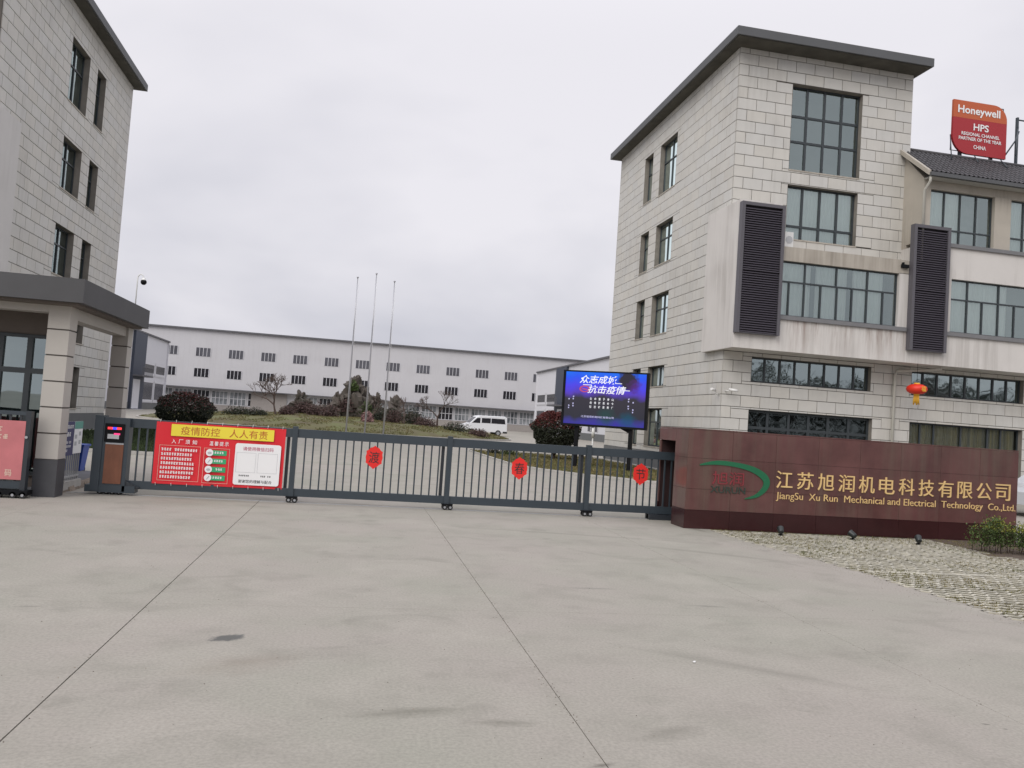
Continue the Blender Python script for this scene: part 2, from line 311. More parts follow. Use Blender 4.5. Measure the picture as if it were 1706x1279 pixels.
# ------------------------------------------------------------------ helpers
class MB:
    """collects faces, then becomes one mesh object"""
    def __init__(s): s.v = []; s.f = []; s.m = []; s.sm = []
    def quad(s, a, b, c, d, mi=0):
        n = len(s.v); s.v += [tuple(a), tuple(b), tuple(c), tuple(d)]; s.f.append((n, n + 1, n + 2, n + 3)); s.m.append(mi); s.sm.append(False)
    def tri(s, a, b, c, mi=0):
        n = len(s.v); s.v += [tuple(a), tuple(b), tuple(c)]; s.f.append((n, n + 1, n + 2)); s.m.append(mi); s.sm.append(False)
    def poly(s, pts, mi=0):
        n = len(s.v); s.v += [tuple(p) for p in pts]; s.f.append(tuple(range(n, n + len(pts)))); s.m.append(mi); s.sm.append(False)
    def hexa(s, p, mi=0):      # 8 points: bottom 4 then top 4, same order
        n = len(s.v); s.v += [tuple(q) for q in p]
        for f in ((0, 3, 2, 1), (4, 5, 6, 7), (0, 1, 5, 4), (1, 2, 6, 5), (2, 3, 7, 6), (3, 0, 4, 7)):
            s.f.append(tuple(n + i for i in f)); s.m.append(mi); s.sm.append(False)
    def box(s, x0, x1, y0, y1, z0, z1, mi=0):
        s.hexa([(x0, y0, z0), (x1, y0, z0), (x1, y1, z0), (x0, y1, z0), (x0, y0, z1), (x1, y0, z1), (x1, y1, z1), (x0, y1, z1)], mi)
    def fbox(s, F, u0, u1, n0, n1, z0, z1, mi=0):
        p = [F.p(u, n, z) for z in (z0, z1) for (u, n) in ((u0, n0), (u1, n0), (u1, n1), (u0, n1))]
        s.hexa(p, mi)
    def prism(s, pts, off, mi=0):     # polygon swept by a vector
        n = len(s.v); k = len(pts); off = Vector(off)
        s.v += [tuple(p) for p in pts] + [tuple(Vector(p) + off) for p in pts]
        s.f.append(tuple(range(n, n + k))); s.f.append(tuple(range(n + 2 * k - 1, n + k - 1, -1)))
        s.m += [mi, mi]; s.sm += [False, False]
        for i in range(k):
            j = (i + 1) % k
            s.f.append((n + i, n + j, n + k + j, n + k + i)); s.m.append(mi); s.sm.append(False)
    def tube(s, pts, rads, seg=8, mi=0, cap=True, smooth=True):
        pts = [Vector(p) for p in pts]
        if not hasattr(rads, '__len__'): rads = [rads] * len(pts)
        base = len(s.v)
        for i, p in enumerate(pts):
            d = (pts[min(i + 1, len(pts) - 1)] - pts[max(i - 1, 0)]).normalized()
            a = d.orthogonal().normalized() if abs(d.z) < 0.99 else Vector((1, 0, 0))
            if abs(d.z) < 0.99: a = d.cross(Vector((0, 0, 1))).normalized()
            b = d.cross(a)
            for k in range(seg):
                t = 2 * math.pi * k / seg
                s.v.append(tuple(p + (a * math.cos(t) + b * math.sin(t)) * rads[i]))
        for i in range(len(pts) - 1):
            for k in range(seg):
                q = (k + 1) % seg
                s.f.append((base + i * seg + k, base + i * seg + q, base + (i + 1) * seg + q, base + (i + 1) * seg + k)); s.m.append(mi); s.sm.append(smooth)
        if cap:
            s.f.append(tuple(base + k for k in range(seg))[::-1]); s.m.append(mi); s.sm.append(False)
            e = base + (len(pts) - 1) * seg
            s.f.append(tuple(e + k for k in range(seg))); s.m.append(mi); s.sm.append(False)
    def ball(s, c, r, seg=12, rings=8, mi=0, sc=(1, 1, 1), jit=0.0, seed=0):
        base = len(s.v); c = Vector(c)
        for i in range(rings + 1):
            ph = math.pi * i / rings
            for k in range(seg):
                th = 2 * math.pi * k / seg
                d = Vector((math.sin(ph) * math.cos(th), math.sin(ph) * math.sin(th), math.cos(ph)))
                rr = r * (1 + (noise.noise(d * 1.7 + Vector((seed * 3.7, seed, 0))) * jit if jit else 0) + (noise.noise(d * 4.5 + Vector((seed, 9, 0))) * jit * .5 if jit else 0))
                s.v.append((c.x + d.x * rr * sc[0], c.y + d.y * rr * sc[1], c.z + d.z * rr * sc[2]))
        for i in range(rings):
            for k in range(seg):
                q = (k + 1) % seg
                s.f.append((base + i * seg + k, base + (i + 1) * seg + k, base + (i + 1) * seg + q, base + i * seg + q)); s.m.append(mi); s.sm.append(True)
    def mesh(s, name, mats):
        me = bpy.data.meshes.new(name); me.from_pydata(s.v, [], s.f)
        if not isinstance(mats, (list, tuple)): mats = [mats]
        for m_ in mats: me.materials.append(M[m_] if isinstance(m_, str) else m_)
        if any(s.m): me.polygons.foreach_set('material_index', s.m)
        if any(s.sm): me.polygons.foreach_set('use_smooth', s.sm)
        me.update(); return me
    def build(s, name, mats, parent=None, local=False):
        return put(name, s.mesh(name, mats), parent, local)

def put(name, me, parent=None, local=False):
    o = bpy.data.objects.new(name, me); COL.objects.link(o)
    if parent is not None:
        o.parent = parent
        if not local and parent.type == 'EMPTY':
            o.matrix_parent_inverse = Matrix.Translation(-parent.location)
    return o
def inst(name, me, parent, loc):
    """a piece that shares mesh data, placed at a world point"""
    o = put(name, me, parent); o.location = loc; return o
def tag(o, label, cat, group=None):
    o['label'] = label; o['category'] = cat
    if group: o['group'] = group
    return o
def thing(name, label, cat, loc=(0, 0, 0), rz=0.0, group=None):
    o = bpy.data.objects.new(name, None); COL.objects.link(o); o.empty_display_size = 0.2
    o.location = loc; o.rotation_euler = (0, 0, rz)
    return tag(o, label, cat, group)
def setting(o):
    o['kind'] = 'structure'; return o
def stuff(o):
    o['kind'] = 'stuff'; return o
def copy_tree(o, parent=None):
    c = o.copy(); COL.objects.link(c)
    if parent is not None: c.parent = parent
    for ch in list(o.children): copy_tree(ch, c)
    return c

class Frame:
    """a wall plane: u runs along it, n points out of it, z is up"""
    def __init__(s, O, u, n): s.O = Vector(O); s.u = Vector(u); s.n = Vector(n)
    def p(s, u, n, z): return s.O + s.u * u + s.n * n + Vector((0, 0, z))

_tc = {}
def text_mesh(body, offset=0.0, extrude=0.0, shear=0.0, font=None):
    key = (body, offset, extrude, shear)
    if key in _tc: return _tc[key]
    c = bpy.data.curves.new('lettering', 'FONT'); c.body = body; c.offset = offset; c.extrude = extrude; c.shear = shear
    c.resolution_u = 3
    o = bpy.data.objects.new('lettering', c); COL.objects.link(o)
    bpy.context.view_layer.update()
    me = bpy.data.meshes.new_from_object(o.evaluated_get(bpy.context.evaluated_depsgraph_get()))
    bpy.data.objects.remove(o); bpy.data.curves.remove(c)
    vs = [v.co.copy() for v in me.vertices]; fs = [tuple(p.vertices) for p in me.polygons]
    bpy.data.meshes.remove(me)
    xs = [v.x for v in vs]; ys = [v.y for v in vs]; zs = [v.z for v in vs]
    r = (vs, fs, (min(xs), max(xs), min(ys), max(ys), min(zs), max(zs))); _tc[key] = r
    return r
def text(name, body, F, u0, u1, z0, z1, n, m, parent, depth=0.0, offset=0.0, shear=0.0, local=False):
    """lettering fitted into a rectangle of a wall plane; flat print or raised by depth"""
    vs, fs, bb = text_mesh(body, offset, 0.05 if depth else 0.0, shear)
    mb = MB(); sx = (u1 - u0) / (bb[1] - bb[0]); sy = (z1 - z0) / (bb[3] - bb[2])
    for v in vs:
        nn = n + (depth * (v.z - bb[4]) / (bb[5] - bb[4]) if depth else 0.0)
        mb.v.append(tuple(F.p(u0 + (v.x - bb[0]) * sx, nn, z0 + (v.y - bb[2]) * sy)))
    mb.f = fs; mb.m = [0] * len(fs); mb.sm = [False] * len(fs)
    return mb.build(name, m, parent, local)
def marks(name, F, u0, u1, z0, z1, n, rows, m, parent, cw=None, seed=1, fill=0.95, last=1.0, local=False):
    """rows of tiny characters too small to read in the photograph: only broken strokes"""
    rnd = random.Random(seed); mb = MB(); rh = (z1 - z0) / rows; cw = cw or rh * 0.75
    for r in range(rows):
        zt = z1 - r * rh; u = u0; end = u0 + (u1 - u0) * (last if r == rows - 1 else rnd.uniform(0.85, 1))
        while u + cw < end:
            if rnd.random() < fill:
                h = rh * 0.62
                for k in range(3):
                    zz = zt - rh * .15 - h * (k + .5) / 3
                    a = u + cw * rnd.uniform(0, .2); b = u + cw * rnd.uniform(.6, .85)
                    mb.quad(F.p(a, n, zz - h * .12), F.p(b, n, zz - h * .12), F.p(b, n, zz + h * .12), F.p(a, n, zz + h * .12))
                a = u + cw * rnd.uniform(.25, .5)
                mb.quad(F.p(a, n + .0008, zt - rh * .15 - h), F.p(a + cw * .12, n + .0008, zt - rh * .15 - h), F.p(a + cw * .12, n + .0008, zt - rh * .15), F.p(a, n + .0008, zt - rh * .15))
            u += cw
    return stuff(mb.build(name, m, parent, local))

def px_area(p, n, w, h):
    d = p - EYE; dist = d.length
    if d.dot(CF) < 0.1: return 0.0
    x = abs(d.dot(CR) / d.dot(CF)); y = abs(d.dot(CU) / d.dot(CF))
    if x > 0.68 or y > 0.52: return 0.0
    return w * h * abs((d / dist).dot(n)) / (dist * dist)

# ================================================================== ground
def sheet(name, pts, z, m, parent=None):
    mb = MB(); mb.poly([(x, y, z) for x, y in pts]); return mb.build(name, m, parent)
setting(sheet('ground', [(-900, -300), (900, -300), (900, 1500), (-900, 1500)], -0.06, 'ground'))
# factory yard behind the gate
setting(sheet('factory_yard', [(-60, 15.25), (60, 15.25), (60, 170), (-60, 170)], -0.002, 'concrete'))
# driveway of cast slabs in front of the gate
drive = setting(sheet('driveway', [(-40, -45), (40, -45), (40, 15.24), (-40, 15.24)], -0.03, 'joint'))
def slab(x0, x1, y0, y1, pts=None, gx=0.0045, gy=0.0014):
    g_ = lambda x: {1.38: .003, 4.32: .0016, -4.5: .0016}.get(x, gx)
    mb = MB(); P = pts or [(x0 + g_(x0), y0 + gy), (x1 - g_(x1), y0 + gy), (x1 - g_(x1), y1 - gy), (x0 + g_(x0), y1 - gy)]
    mb.prism([(x, y, -0.025) for x, y in P], (0, 0, 0.025)); return mb.build('concrete_slab', 'concrete', drive)
xe = [-22.2, -16.3, -10.4, -4.5, -1.56, 1.38, 4.32]
ye = [-22.8, -10.8, -4.8, 1.2, 7.2, 15.24]
for i in range(len(xe) - 1):
    for j in range(len(ye) - 1): slab(xe[i], xe[i + 1], ye[j], ye[j + 1])
slab(0, 0, 0, 0, [(4.3216, 7.202), (6.99, 7.202), (6.96, 9.8), (6.60, 12.2), (6.54, 13.72), (6.54, 15.24), (4.3216, 15.24)])
for j in range(4): slab(4.32, 7.0 if ye[j + 1] > 1 else 12, ye[j], ye[j + 1])

# ================================================================== building pieces
def cut(rects, hole):
    res = []
    a0, a1, b0, b1 = hole
    for (u0, u1, z0, z1) in rects:
        if a0 >= u1 or a1 <= u0 or b0 >= z1 or b1 <= z0: res.append((u0, u1, z0, z1)); continue
        if z0 < b0: res.append((u0, u1, z0, b0))
        if z1 > b1: res.append((u0, u1, b1, z1))
        m0, m1 = max(z0, b0), min(z1, b1)
        if u0 < a0: res.append((u0, a0, m0, m1))
        if u1 > a1: res.append((a1, u1, m0, m1))
    return [r for r in res if r[1] - r[0] > 0.05 and r[3] - r[2] > 0.04]

def wall_holes(mb, F, u0, u1, z0, z1, holes, reveal, n=0.0, mi=0, rmi=0):
    us = sorted({u0, u1, *[min(max(h[0], u0), u1) for h in holes], *[min(max(h[1], u0), u1) for h in holes]})
    zs = sorted({z0, z1, *[min(max(h[2], z0), z1) for h in holes], *[min(max(h[3], z0), z1) for h in holes]})
    for i in range(len(us) - 1):
        for j in range(len(zs) - 1):
            cu, cz = (us[i] + us[i + 1]) / 2, (zs[j] + zs[j + 1]) / 2
            if any(h[0] < cu < h[1] and h[2] < cz < h[3] for h in holes): continue
            mb.quad(F.p(us[i], n, zs[j]), F.p(us[i + 1], n, zs[j]), F.p(us[i + 1], n, zs[j + 1]), F.p(us[i], n, zs[j + 1]), mi)
    for (a, b, c, d) in holes:
        k = n + 0.032
        for (p, q) in (((a, c), (a, d)), ((b, c), (b, d)), ((a, c), (b, c)), ((a, d), (b, d))):
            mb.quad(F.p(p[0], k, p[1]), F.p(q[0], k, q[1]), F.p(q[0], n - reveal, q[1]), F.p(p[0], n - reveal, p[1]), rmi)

def stones(F, faces, parent, limit, zbase=16.367, ch=0.436, bw=0.79, gap=0.021):
    """faces: list of (frame, u0, u1, z0, z1, holes); the stones that show largest are single pieces"""
    allr = []
    for (Fr, u0, u1, z0, z1, holes, sgn) in faces:
        k = 0
        while zbase - k * ch > z0 - ch:
            zt, zb = zbase - k * ch + (ch if k == 0 else 0), zbase - k * ch - ch
            if k == 0: rows = [(zbase, min(zbase + ch, z1)), (zb, zbase)]
            else: rows = [(zb, zbase - k * ch)]
            for ri, (b, t) in enumerate(rows):
                b = max(b, z0); t = min(t, z1)
                if t - b < 0.05: continue
                par = (k + (1 if (k == 0 and ri == 0) else 0)) % 2
                u = u0 - (bw * 0.5 if par else bw * 0.02)
                row = []
                while u < u1:
                    a, c = max(u, u0), min(u + bw, u1)
                    if c - a > 0.06: row.append((a, c, b, t))
                    u += bw
                for h in holes: row = cut(row, h)
                for r in row: allr.append((Fr, r, sgn))
            k += 1
    sc = []
    for (Fr, r, sgn) in allr:
        c = Fr.p((r[0] + r[1]) / 2, 0, (r[2] + r[3]) / 2)
        sc.append((px_area(c, Fr.n, r[1] - r[0], r[3] - r[2]), Fr, r))
    sc.sort(key=lambda s: -s[0])
    cache = {}; rest = MB()
    g = gap / 2
    for i, (a, Fr, r) in enumerate(sc):
        if i < limit:
            w, h = round(r[1] - r[0] - gap, 3), round(r[3] - r[2] - gap, 3)
            key = (w, h, tuple(Fr.u), tuple(Fr.n))
            if key not in cache:
                mb = MB(); F0 = Frame((0, 0, 0), Fr.u, Fr.n); e = 0.004
                mb.fbox(F0, -w / 2, w / 2, 0, 0.026, -h / 2, h / 2)
                mb.fbox(F0, -w / 2 + e, w / 2 - e, 0.026, 0.030, -h / 2 + e, h / 2 - e)
                cache[key] = mb.mesh('stone_block', 'stone')
            inst('stone_block', cache[key], parent, Fr.p((r[0] + r[1]) / 2, 0, (r[2] + r[3]) / 2))
        else:
            rest.fbox(Fr, r[0] + g, r[1] - g, 0, 0.03, r[2] + g, r[3] - g)
    if rest.f: stuff(rest.build('stone_cladding', 'stone', parent))

def window(F, u0, u1, z0, z1, parent, cols=(), trans=None, low_cols=None, n=-0.2, glass='glass', curtain=None, rows=None,
           fw=0.06, bar=0.055, room='room', label=None, seed=0, name='window', room_d=1.0, mframe='frame'):
    """cols: mullions as fractions; trans: height fraction of one transom; low_cols: mullions below it"""
    rnd = random.Random(seed + int(u0 * 100) + int(z0 * 37))
    w, h = u1 - u0, z1 - z0; mb = MB(); t = 0.05
    mb.fbox(F, u0, u1, n, n + t, z0, z0 + fw); mb.fbox(F, u0, u1, n, n + t, z1 - fw, z1)
    mb.fbox(F, u0, u0 + fw, n + .001, n + t - .001, z0 + fw, z1 - fw); mb.fbox(F, u1 - fw, u1, n + .001, n + t - .001, z0 + fw, z1 - fw)
    if rows is None: rows = [trans] if trans is not None else []
    zr = [z0 + fw] + [z0 + h * r for r in sorted(rows)] + [z1 - fw]
    lows = []
    panes = []
    for ri in range(len(zr) - 1):
        cc = low_cols if (low_cols is not None and ri == 0) else cols
        ur = [u0 + fw] + [u0 + w * c for c in cc] + [u1 - fw]
        za = zr[ri] + (bar / 2 if ri > 0 else 0); zb = zr[ri + 1] - (bar / 2 if ri < len(zr) - 2 else 0)
        for c in cc: mb.fbox(F, u0 + w * c - bar / 2, u0 + w * c + bar / 2, n + .002, n + t - .002 + 0.012, za, zb)
        for ci in range(len(ur) - 1):
            ua = ur[ci] + (bar / 2 if ci > 0 else 0); ub = ur[ci + 1] - (bar / 2 if ci < len(ur) - 2 else 0)
            panes.append((ua, ub, za, zb))
        if ri > 0: mb.fbox(F, u0 + fw, u1 - fw, n + .0015, n + t + 0.006, zr[ri] - bar / 2, zr[ri] + bar / 2)
    wo = mb.build(name, mframe, parent)
    if room == 'room' and rnd.random() < .35: room = 'room_light'
    if label: wo['label'] = label
    for (a, b, c, d) in panes:
        g = MB(); nn = n + 0.018 + rnd.uniform(-.003, .003); tl = rnd.uniform(-.004, .004)
        g.quad(F.p(a, nn, c), F.p(b, nn + tl, c), F.p(b, nn, d), F.p(a, nn - tl, d)); g.build('pane', glass, wo)
    r = MB(); nb = n - room_d
    r.quad(F.p(u0, nb, z0), F.p(u1, nb, z0), F.p(u1, nb, z1), F.p(u0, nb, z1))
    for (p, q) in (((u0, z0), (u0, z1)), ((u1, z0), (u1, z1)), ((u0, z0), (u1, z0)), ((u0, z1), (u1, z1))):
        r.quad(F.p(p[0], n - .005, p[1]), F.p(q[0], n - .005, q[1]), F.p(q[0], nb, q[1]), F.p(p[0], nb, p[1]))
    r.build('room_interior', room, wo)
    if curtain:
        cm = MB(); mcur = 'curtain'
        if curtain == 'yellow': mcur = 'curtain_y'
        segs = []
        if curtain in ('full', 'yellow'): segs = [(u0 + w * 0.02, u0 + w * .98)]
        elif curtain == 'gaps':
            u = u0 + 0.05
            while u < u1 - 0.3:
                l_ = rnd.uniform(0.7, 1.3); segs.append((u, min(u + l_, u1 - .05))); u += l_ + rnd.uniform(0.15, 0.5)
        elif curtain == 'left': segs = [(u0 + .03, u0 + w * .55)]
        for (a, b) in segs:
            k = max(4, int((b - a) / 0.045)); pp = []
            for i in range(k + 1):
                pp.append((a + (b - a) * i / k, n - 0.06 + 0.03 * math.sin(i * 1.9 + rnd.uniform(-.4, .4))))
            for i in range(k):
                cm.quad(F.p(pp[i][0], pp[i][1], z0 + .02), F.p(pp[i + 1][0], pp[i + 1][1], z0 + .02), F.p(pp[i + 1][0], pp[i + 1][1], z1 - .02), F.p(pp[i][0], pp[i][1], z1 - .02))
        cm.build('curtain', mcur, wo)
    return wo

# ================================================================== office building, right
def office(Cx, Cy, s, label, full):
    b = thing('office_building', label, 'building', (Cx, Cy, 0))
    FA = Frame((Cx, Cy, 0), (0, 1, 0), (-s, 0, 0))          # flank, u runs back
    FB = Frame((Cx, Cy, 0), (s, 0, 0), (0, -1, 0))          # street front, u runs away from the drive
    LA, LB, TOP = 14.0, 7.43, 16.585
    hA = []
    for (z0, z1) in ((12.9, 15.35), (9.5, 11.46), (6.2, 8.1), (3.78, 4.72), (1.04, 2.77)):
        hA += [(5.9, 7.94, z0, z1), (8.93, 10.05, z0 + (0.1 if z0 > 12 else 0), z1)]
    hB = [(2.22, 5.22, 12.12, 15.46), (2.22, 5.2, 9.43, 11.53)] if full else []
    hG = [(1.12, 6.14, 3.83, 4.78), (1.1, 6.28, 0.0, 2.78), (7.93, 13.04, 3.83, 4.77), (7.93, 13.06, 0.0, 2.76)] if full else []
    mb = MB()
    wall_holes(mb, FA, 0, LA, 0.82, TOP, hA, 0.25, rmi=1)
    wall_holes(mb, FB, 0, LB, 4.95, TOP, hB, 0.25, rmi=1)
    wall_holes(mb, FB, 0, 21 if full else LB, 0.0, 4.95, hG, 0.25, rmi=1)
    # rear and far side of the tower
    mb.quad(FA.p(LA, 0, 0), FA.p(LA, -LB, 0), FA.p(LA, -LB, TOP), FA.p(LA, 0, TOP), 1)
    mb.quad(FB.p(LB, 0, 4.95), FB.p(LB, -LA, 4.95), FB.p(LB, -LA, TOP), FB.p(LB, 0, TOP), 1)
    mb.quad(FB.p(LB, 0, 0), FB.p(LB, -LA, 0), FB.p(LB, -LA, 4.95), FB.p(LB, 0, 4.95), 1) if not full else None
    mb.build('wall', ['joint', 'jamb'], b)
    pl = MB(); pl.fbox(FA, -0.045, LA, 0.0, 0.045, 0, 0.82); pl.build('plinth', 'plinth', b)
    faces = [(FA, 0.035, LA, 0.82, TOP, [(h[0] - .0, h[1] + .0, h[2], h[3]) for h in hA] + [(-.1, 1.52, 4.94, 10.4)], s)]
    if full:
        faces += [(FB, -0.03, LB, 8.8, TOP, hB + [(-.1, 1.5, 8, 10.35)], s), (FB, -0.03, 21, 0.0, 4.93, hG, s)]
    stones(None, faces, b, 296)
    # roof slab with deep eaves
    r = MB(); r.fbox(FB, -0.58, LB + 0.22, -14.35, 0.90, 16.60, 16.92); r.fbox(FB, -.5, LB + .14, -14.2, .82, 16.58, 16.60, 1); r.build('roof', ['eave', 'eave_under'], b)
    r = MB(); r.fbox(FB, -0.55, LB + 0.19, -14.32, 0.87, 16.92, 16.94); r.build('roof_coping', 'white_metal', b)
    # flank windows
    for (u0, u1, z0, z1) in hA:
        wide = u1 - u0 > 1.5
        low = z1 < 5
        window(FA, u0, u1, z0, z1, b, cols=(0.5,), trans=None if (low and z1 > 4) else 0.64, low_cols=(0.5,), n=-0.24,
               room='room' if wide else 'room_dark', seed=int(z0 * 10))
        sl = MB(); sl.fbox(FA, u0 - .02, u1 + .02, -.2, .055, z0 - .05, z0); sl.build('window_sill', 'render_beige', b)
    # projecting white storey
    box = MB()
    box.fbox(FB, -0.27, 1.40, 0.02, 1.23, 4.94, 10.35)
    box.fbox(FB, -0.27, -0.035, -1.52, 0.02, 4.94, 10.38)
    fx1 = 20.5 if full else LB
    H3 = [(1.54, 6.31, 6.25, 8.28)] + ([(8.55, 13.35, 6.25, 8.30), (15.2, 20.0, 6.25, 8.3)] if full else [])
    if full:
        sb = MB(); sb.fbox(FB, 1.40, 6.70, 0.02, 1.23, 4.94, 6.10); sb.build('stained_fascia', 'render_stained', b)
        box.fbox(FB, 6.70, fx1, 0.02, 1.23, 4.94, 6.10)
        box.fbox(FB, 6.31, 8.55, 0.02, 1.23, 6.10, 8.30)
        box.fbox(FB, 13.35, 15.2, 0.02, 1.23, 6.10, 8.30)
        box.fbox(FB, 7.21, fx1, 0.02, 1.23, 8.30, 9.50)
        box.build('projecting_storey', 'render_white', b)
        lg = MB(); lg.fbox(FB, 1.40, 7.21, 0.02, 1.23, 8.28, 8.80); lg.build('ledge', 'render_beige', b)
        dr = MB(); dr.fbox(FB, 6.35, 6.62, 1.2, 1.34, 8.50, 8.62); dr.fbox(FB, 6.38, 6.44, 1.22, 1.32, 8.62, 8.70); dr.build('roof_outlet', 'black_metal', b)
        sm = MB(); sm.fbox(FB, 1.36, 6.66, 1.0, 1.31, 6.10, 6.25); sm.fbox(FB, 8.2, fx1, 1.0, 1.31, 6.10, 6.25); sm.fbox(FB, 7.55, fx1, 1.0, 1.31, 9.50, 9.64)
        sm.build('sill_band', 'sill', b)
        F3 = Frame(FB.p(0, 1.23, 0), FB.u, FB.n)
        window(F3, 1.54, 6.31, 6.25, 8.28, b, cols=(.20, .47, .74), trans=0.63, low_cols=(.07, .20, .34, .48, .61, .74, .88), n=-0.17, curtain='gaps', seed=3, room_d=.75, fw=.05)
        window(F3, 8.55, 13.35, 6.25, 8.30, b, cols=(.17, .46, .75), trans=0.63, low_cols=(.17, .31, .46, .61, .75, .88), n=-0.17, seed=5, room_d=.75, curtain='left', fw=.05)
        window(F3, 15.2, 20.0, 6.25, 8.30, b, cols=(.17, .46, .75), trans=0.63, low_cols=(.17, .31, .46, .61, .75, .88), n=-0.17, seed=6, room_d=.75, fw=.05)
        # fourth storey of the wing
        w4 = MB()
        for (a, c) in ((7.21, 7.50), (10.32, 11.05), (13.85, 14.6), (17.4, 20.5)): w4.fbox(FB, a, c, 0.3, 1.23, 9.64, 11.68)
        w4.fbox(FB, 7.21, 20.5, 0.3, 1.20, 11.68, 12.05)
        w4.fbox(FB, 7.21, 7.50, -3.4, 0.3, 9.5, 12.05)
        g = [FB.p(7.21, 1.20, 12.05), FB.p(7.21, -0.22, 13.48), FB.p(7.21, -3.4, 12.05)]
        w4.prism(g, FB.u * 0.29)
        w4.build('wing_wall', 'render_beige', b)
        for (a, c) in ((7.50, 10.32), (11.05, 13.85), (14.6, 17.4)):
            window(F3, a, c, 9.64, 11.68, b, cols=(.25, .5, .75), trans=0.27, low_cols=(.25, .5, .75), n=-0.2, curtain='left' if a < 8 else 'full', seed=int(a), room_d=.65, fw=.05)
        # tiled roof: slope 36 degrees, eave at n=1.67, ridge at n=-0.22
        en, ez, rn, rz = 1.67, 12.16, -0.22, 13.60
        deck = MB()
        deck.prism([FB.p(7.05, en, ez - .10), FB.p(7.05, en, ez), FB.p(7.05, rn, rz), FB.p(7.05, -3.6, 12.1), FB.p(7.05, -3.6, 12.0), FB.p(7.05, rn, rz - .1)], FB.u * 13.6)
        ro = deck.build('wing_roof', 'tile', b)
        nrm = Vector((0, -(rz - ez), 0)); sl_ = Vector((0, en - rn, -(rz - ez)))      # along the slope, downhill in -y
        tm = MB(); q0 = Vector((0, 0, 0)); dn = Vector((0, -(en - rn), -(rz - ez))); up = Vector((0, -(rz - ez), (en - rn))).normalized()
        K = 9; rr = 0.062; segs = 5
        for k in range(K):
            a0 = dn * (k / K); a1 = dn * ((k + 1) / K + 0.004)
            for j in range(segs):
                t0, t1 = math.pi * j / segs, math.pi * (j + 1) / segs
                f = lambda t, A, ex: A + Vector((math.cos(t) * (rr + ex), 0, 0)) + up * (math.sin(t) * (rr + ex) * .9)
                tm.quad(f(t0, a0, 0), f(t1, a0, 0), f(t1, a1, .012), f(t0, a1, .012))
        tme = tm.mesh('tile_row', 'tile')
        u = 7.12
        while u < 20.6:
            inst('tile_row', tme, ro, FB.p(u, rn, rz + .004)); u += 0.20
        rg = MB(); rg.tube([FB.p(7.0, rn, rz + .05), FB.p(20.7, rn, rz + .05)], 0.085, 8); rg.build('ridge', 'tile', ro)
        vg = MB(); d_ = Vector((0, 0, 1))
        vg.prism([FB.p(6.98, en + .03, ez - .14), FB.p(6.98, en + .03, ez + .05), FB.p(6.98, rn, rz + .10), FB.p(6.98, rn, rz - .09)], FB.u * 0.13); vg.build('verge_board', 'render_beige', ro)
        gt = MB(); gt.fbox(FB, 7.05, 20.6, en - .02, en + .12, ez - .17, ez - .03); gt.build('gutter', 'eave', ro)
        ev = MB(); ev.fbox(FB, 7.21, 20.5, 1.23, en - .03, 12.0, 12.045); ev.build('eave_soffit', 'soffit', ro)
        dp = MB(); dp.tube([FB.p(7.12, en, ez - .15), FB.p(7.12, en - .02, ez - .35), FB.p(7.15, 1.32, ez - .62), FB.p(7.15, 1.30, 8.82)], 0.05, 8); dp.build('downpipe', 'pvc', b)
        dp = MB(); dp.tube([FB.p(8.5, .95, 4.86), FB.p(8.2, .55, 4.80), FB.p(7.18, .16, 4.72), FB.p(7.13, .12, 4.55), FB.p(7.13, .12, 0.0)], 0.055, 8); dp.build('downpipe', 'pvc', b)
        # ground floor strip windows and glazed entrances
        window(FB, 1.12, 6.14, 3.83, 4.78, b, cols=[i / 8 for i in range(1, 8)], n=-0.2, glass='glass_low', seed=11, bar=.07)
        window(FB, 7.93, 13.04, 3.83, 4.77, b, cols=[i / 8 for i in range(1, 8)], n=-0.2, glass='glass_low', seed=15, bar=.07)
        window(FB, 1.1, 6.28, 0.02, 2.78, b, cols=(.17, .34, .5, .66, .83), trans=0.76, low_cols=(.17, .34, .5, .66, .83), n=-0.22, glass='glass_dark', room='room_dark', seed=13, bar=.1, fw=.09, name='entrance_glazing')
        window(FB, 7.93, 13.06, 0.02, 2.76, b, cols=(.12, .24, .48, .72, .84), n=-0.22, glass='glass_shop', room='room_dark', curtain='yellow', seed=14, bar=.07)
        for (u0, u1, z0, z1), c_, rws in (((2.22, 5.22, 12.12, 15.46), (.25, .5, .75), (.35, .65)), ((2.22, 5.2, 9.43, 11.53), (.25, .5, .75), (.26,))):
            window(FB, u0, u1, z0, z1, b, cols=c_, rows=rws, n=-0.22, seed=int(z0), curtain='full' if z0 < 10 else None, bar=.085)
            sl = MB(); sl.fbox(FB, u0 - .02, u1 + .02, -.2, .05, z0 - .05, z0); sl.build('window_sill', 'render_beige', b)
        # louvred screens
        for (a0, a1, z0, z1, first) in ((-0.30, 1.40, 5.46, 10.22, True), (6.70, 8.26, 5.40, 10.18, False)):
            lf = MB(); n0, n1 = 1.235, 1.47; w = .12
            lf.fbox(FB, a0, a0 + w, n0, n1, z0, z1); lf.fbox(FB, a1 - w, a1, n0, n1, z0 + .001, z1 - .001)
            lf.fbox(FB, a0 + w, a1 - w, n0, n1 - .002, z1 - w, z1 - .002); lf.fbox(FB, a0 + w, a1 - w, n0, n1 - .06, z0, z0 + .04)
            lf.fbox(FB, a0 + w, a1 - w, n0, n0 + .02, z0 + .04, z1 - w, 1)
            lo = lf.build('louver_screen', ['louver_frame', 'louver'], b)
            sm_ = MB(); F0 = Frame((0, 0, 0), FB.u, FB.n); ww = a1 - a0 - 2 * w
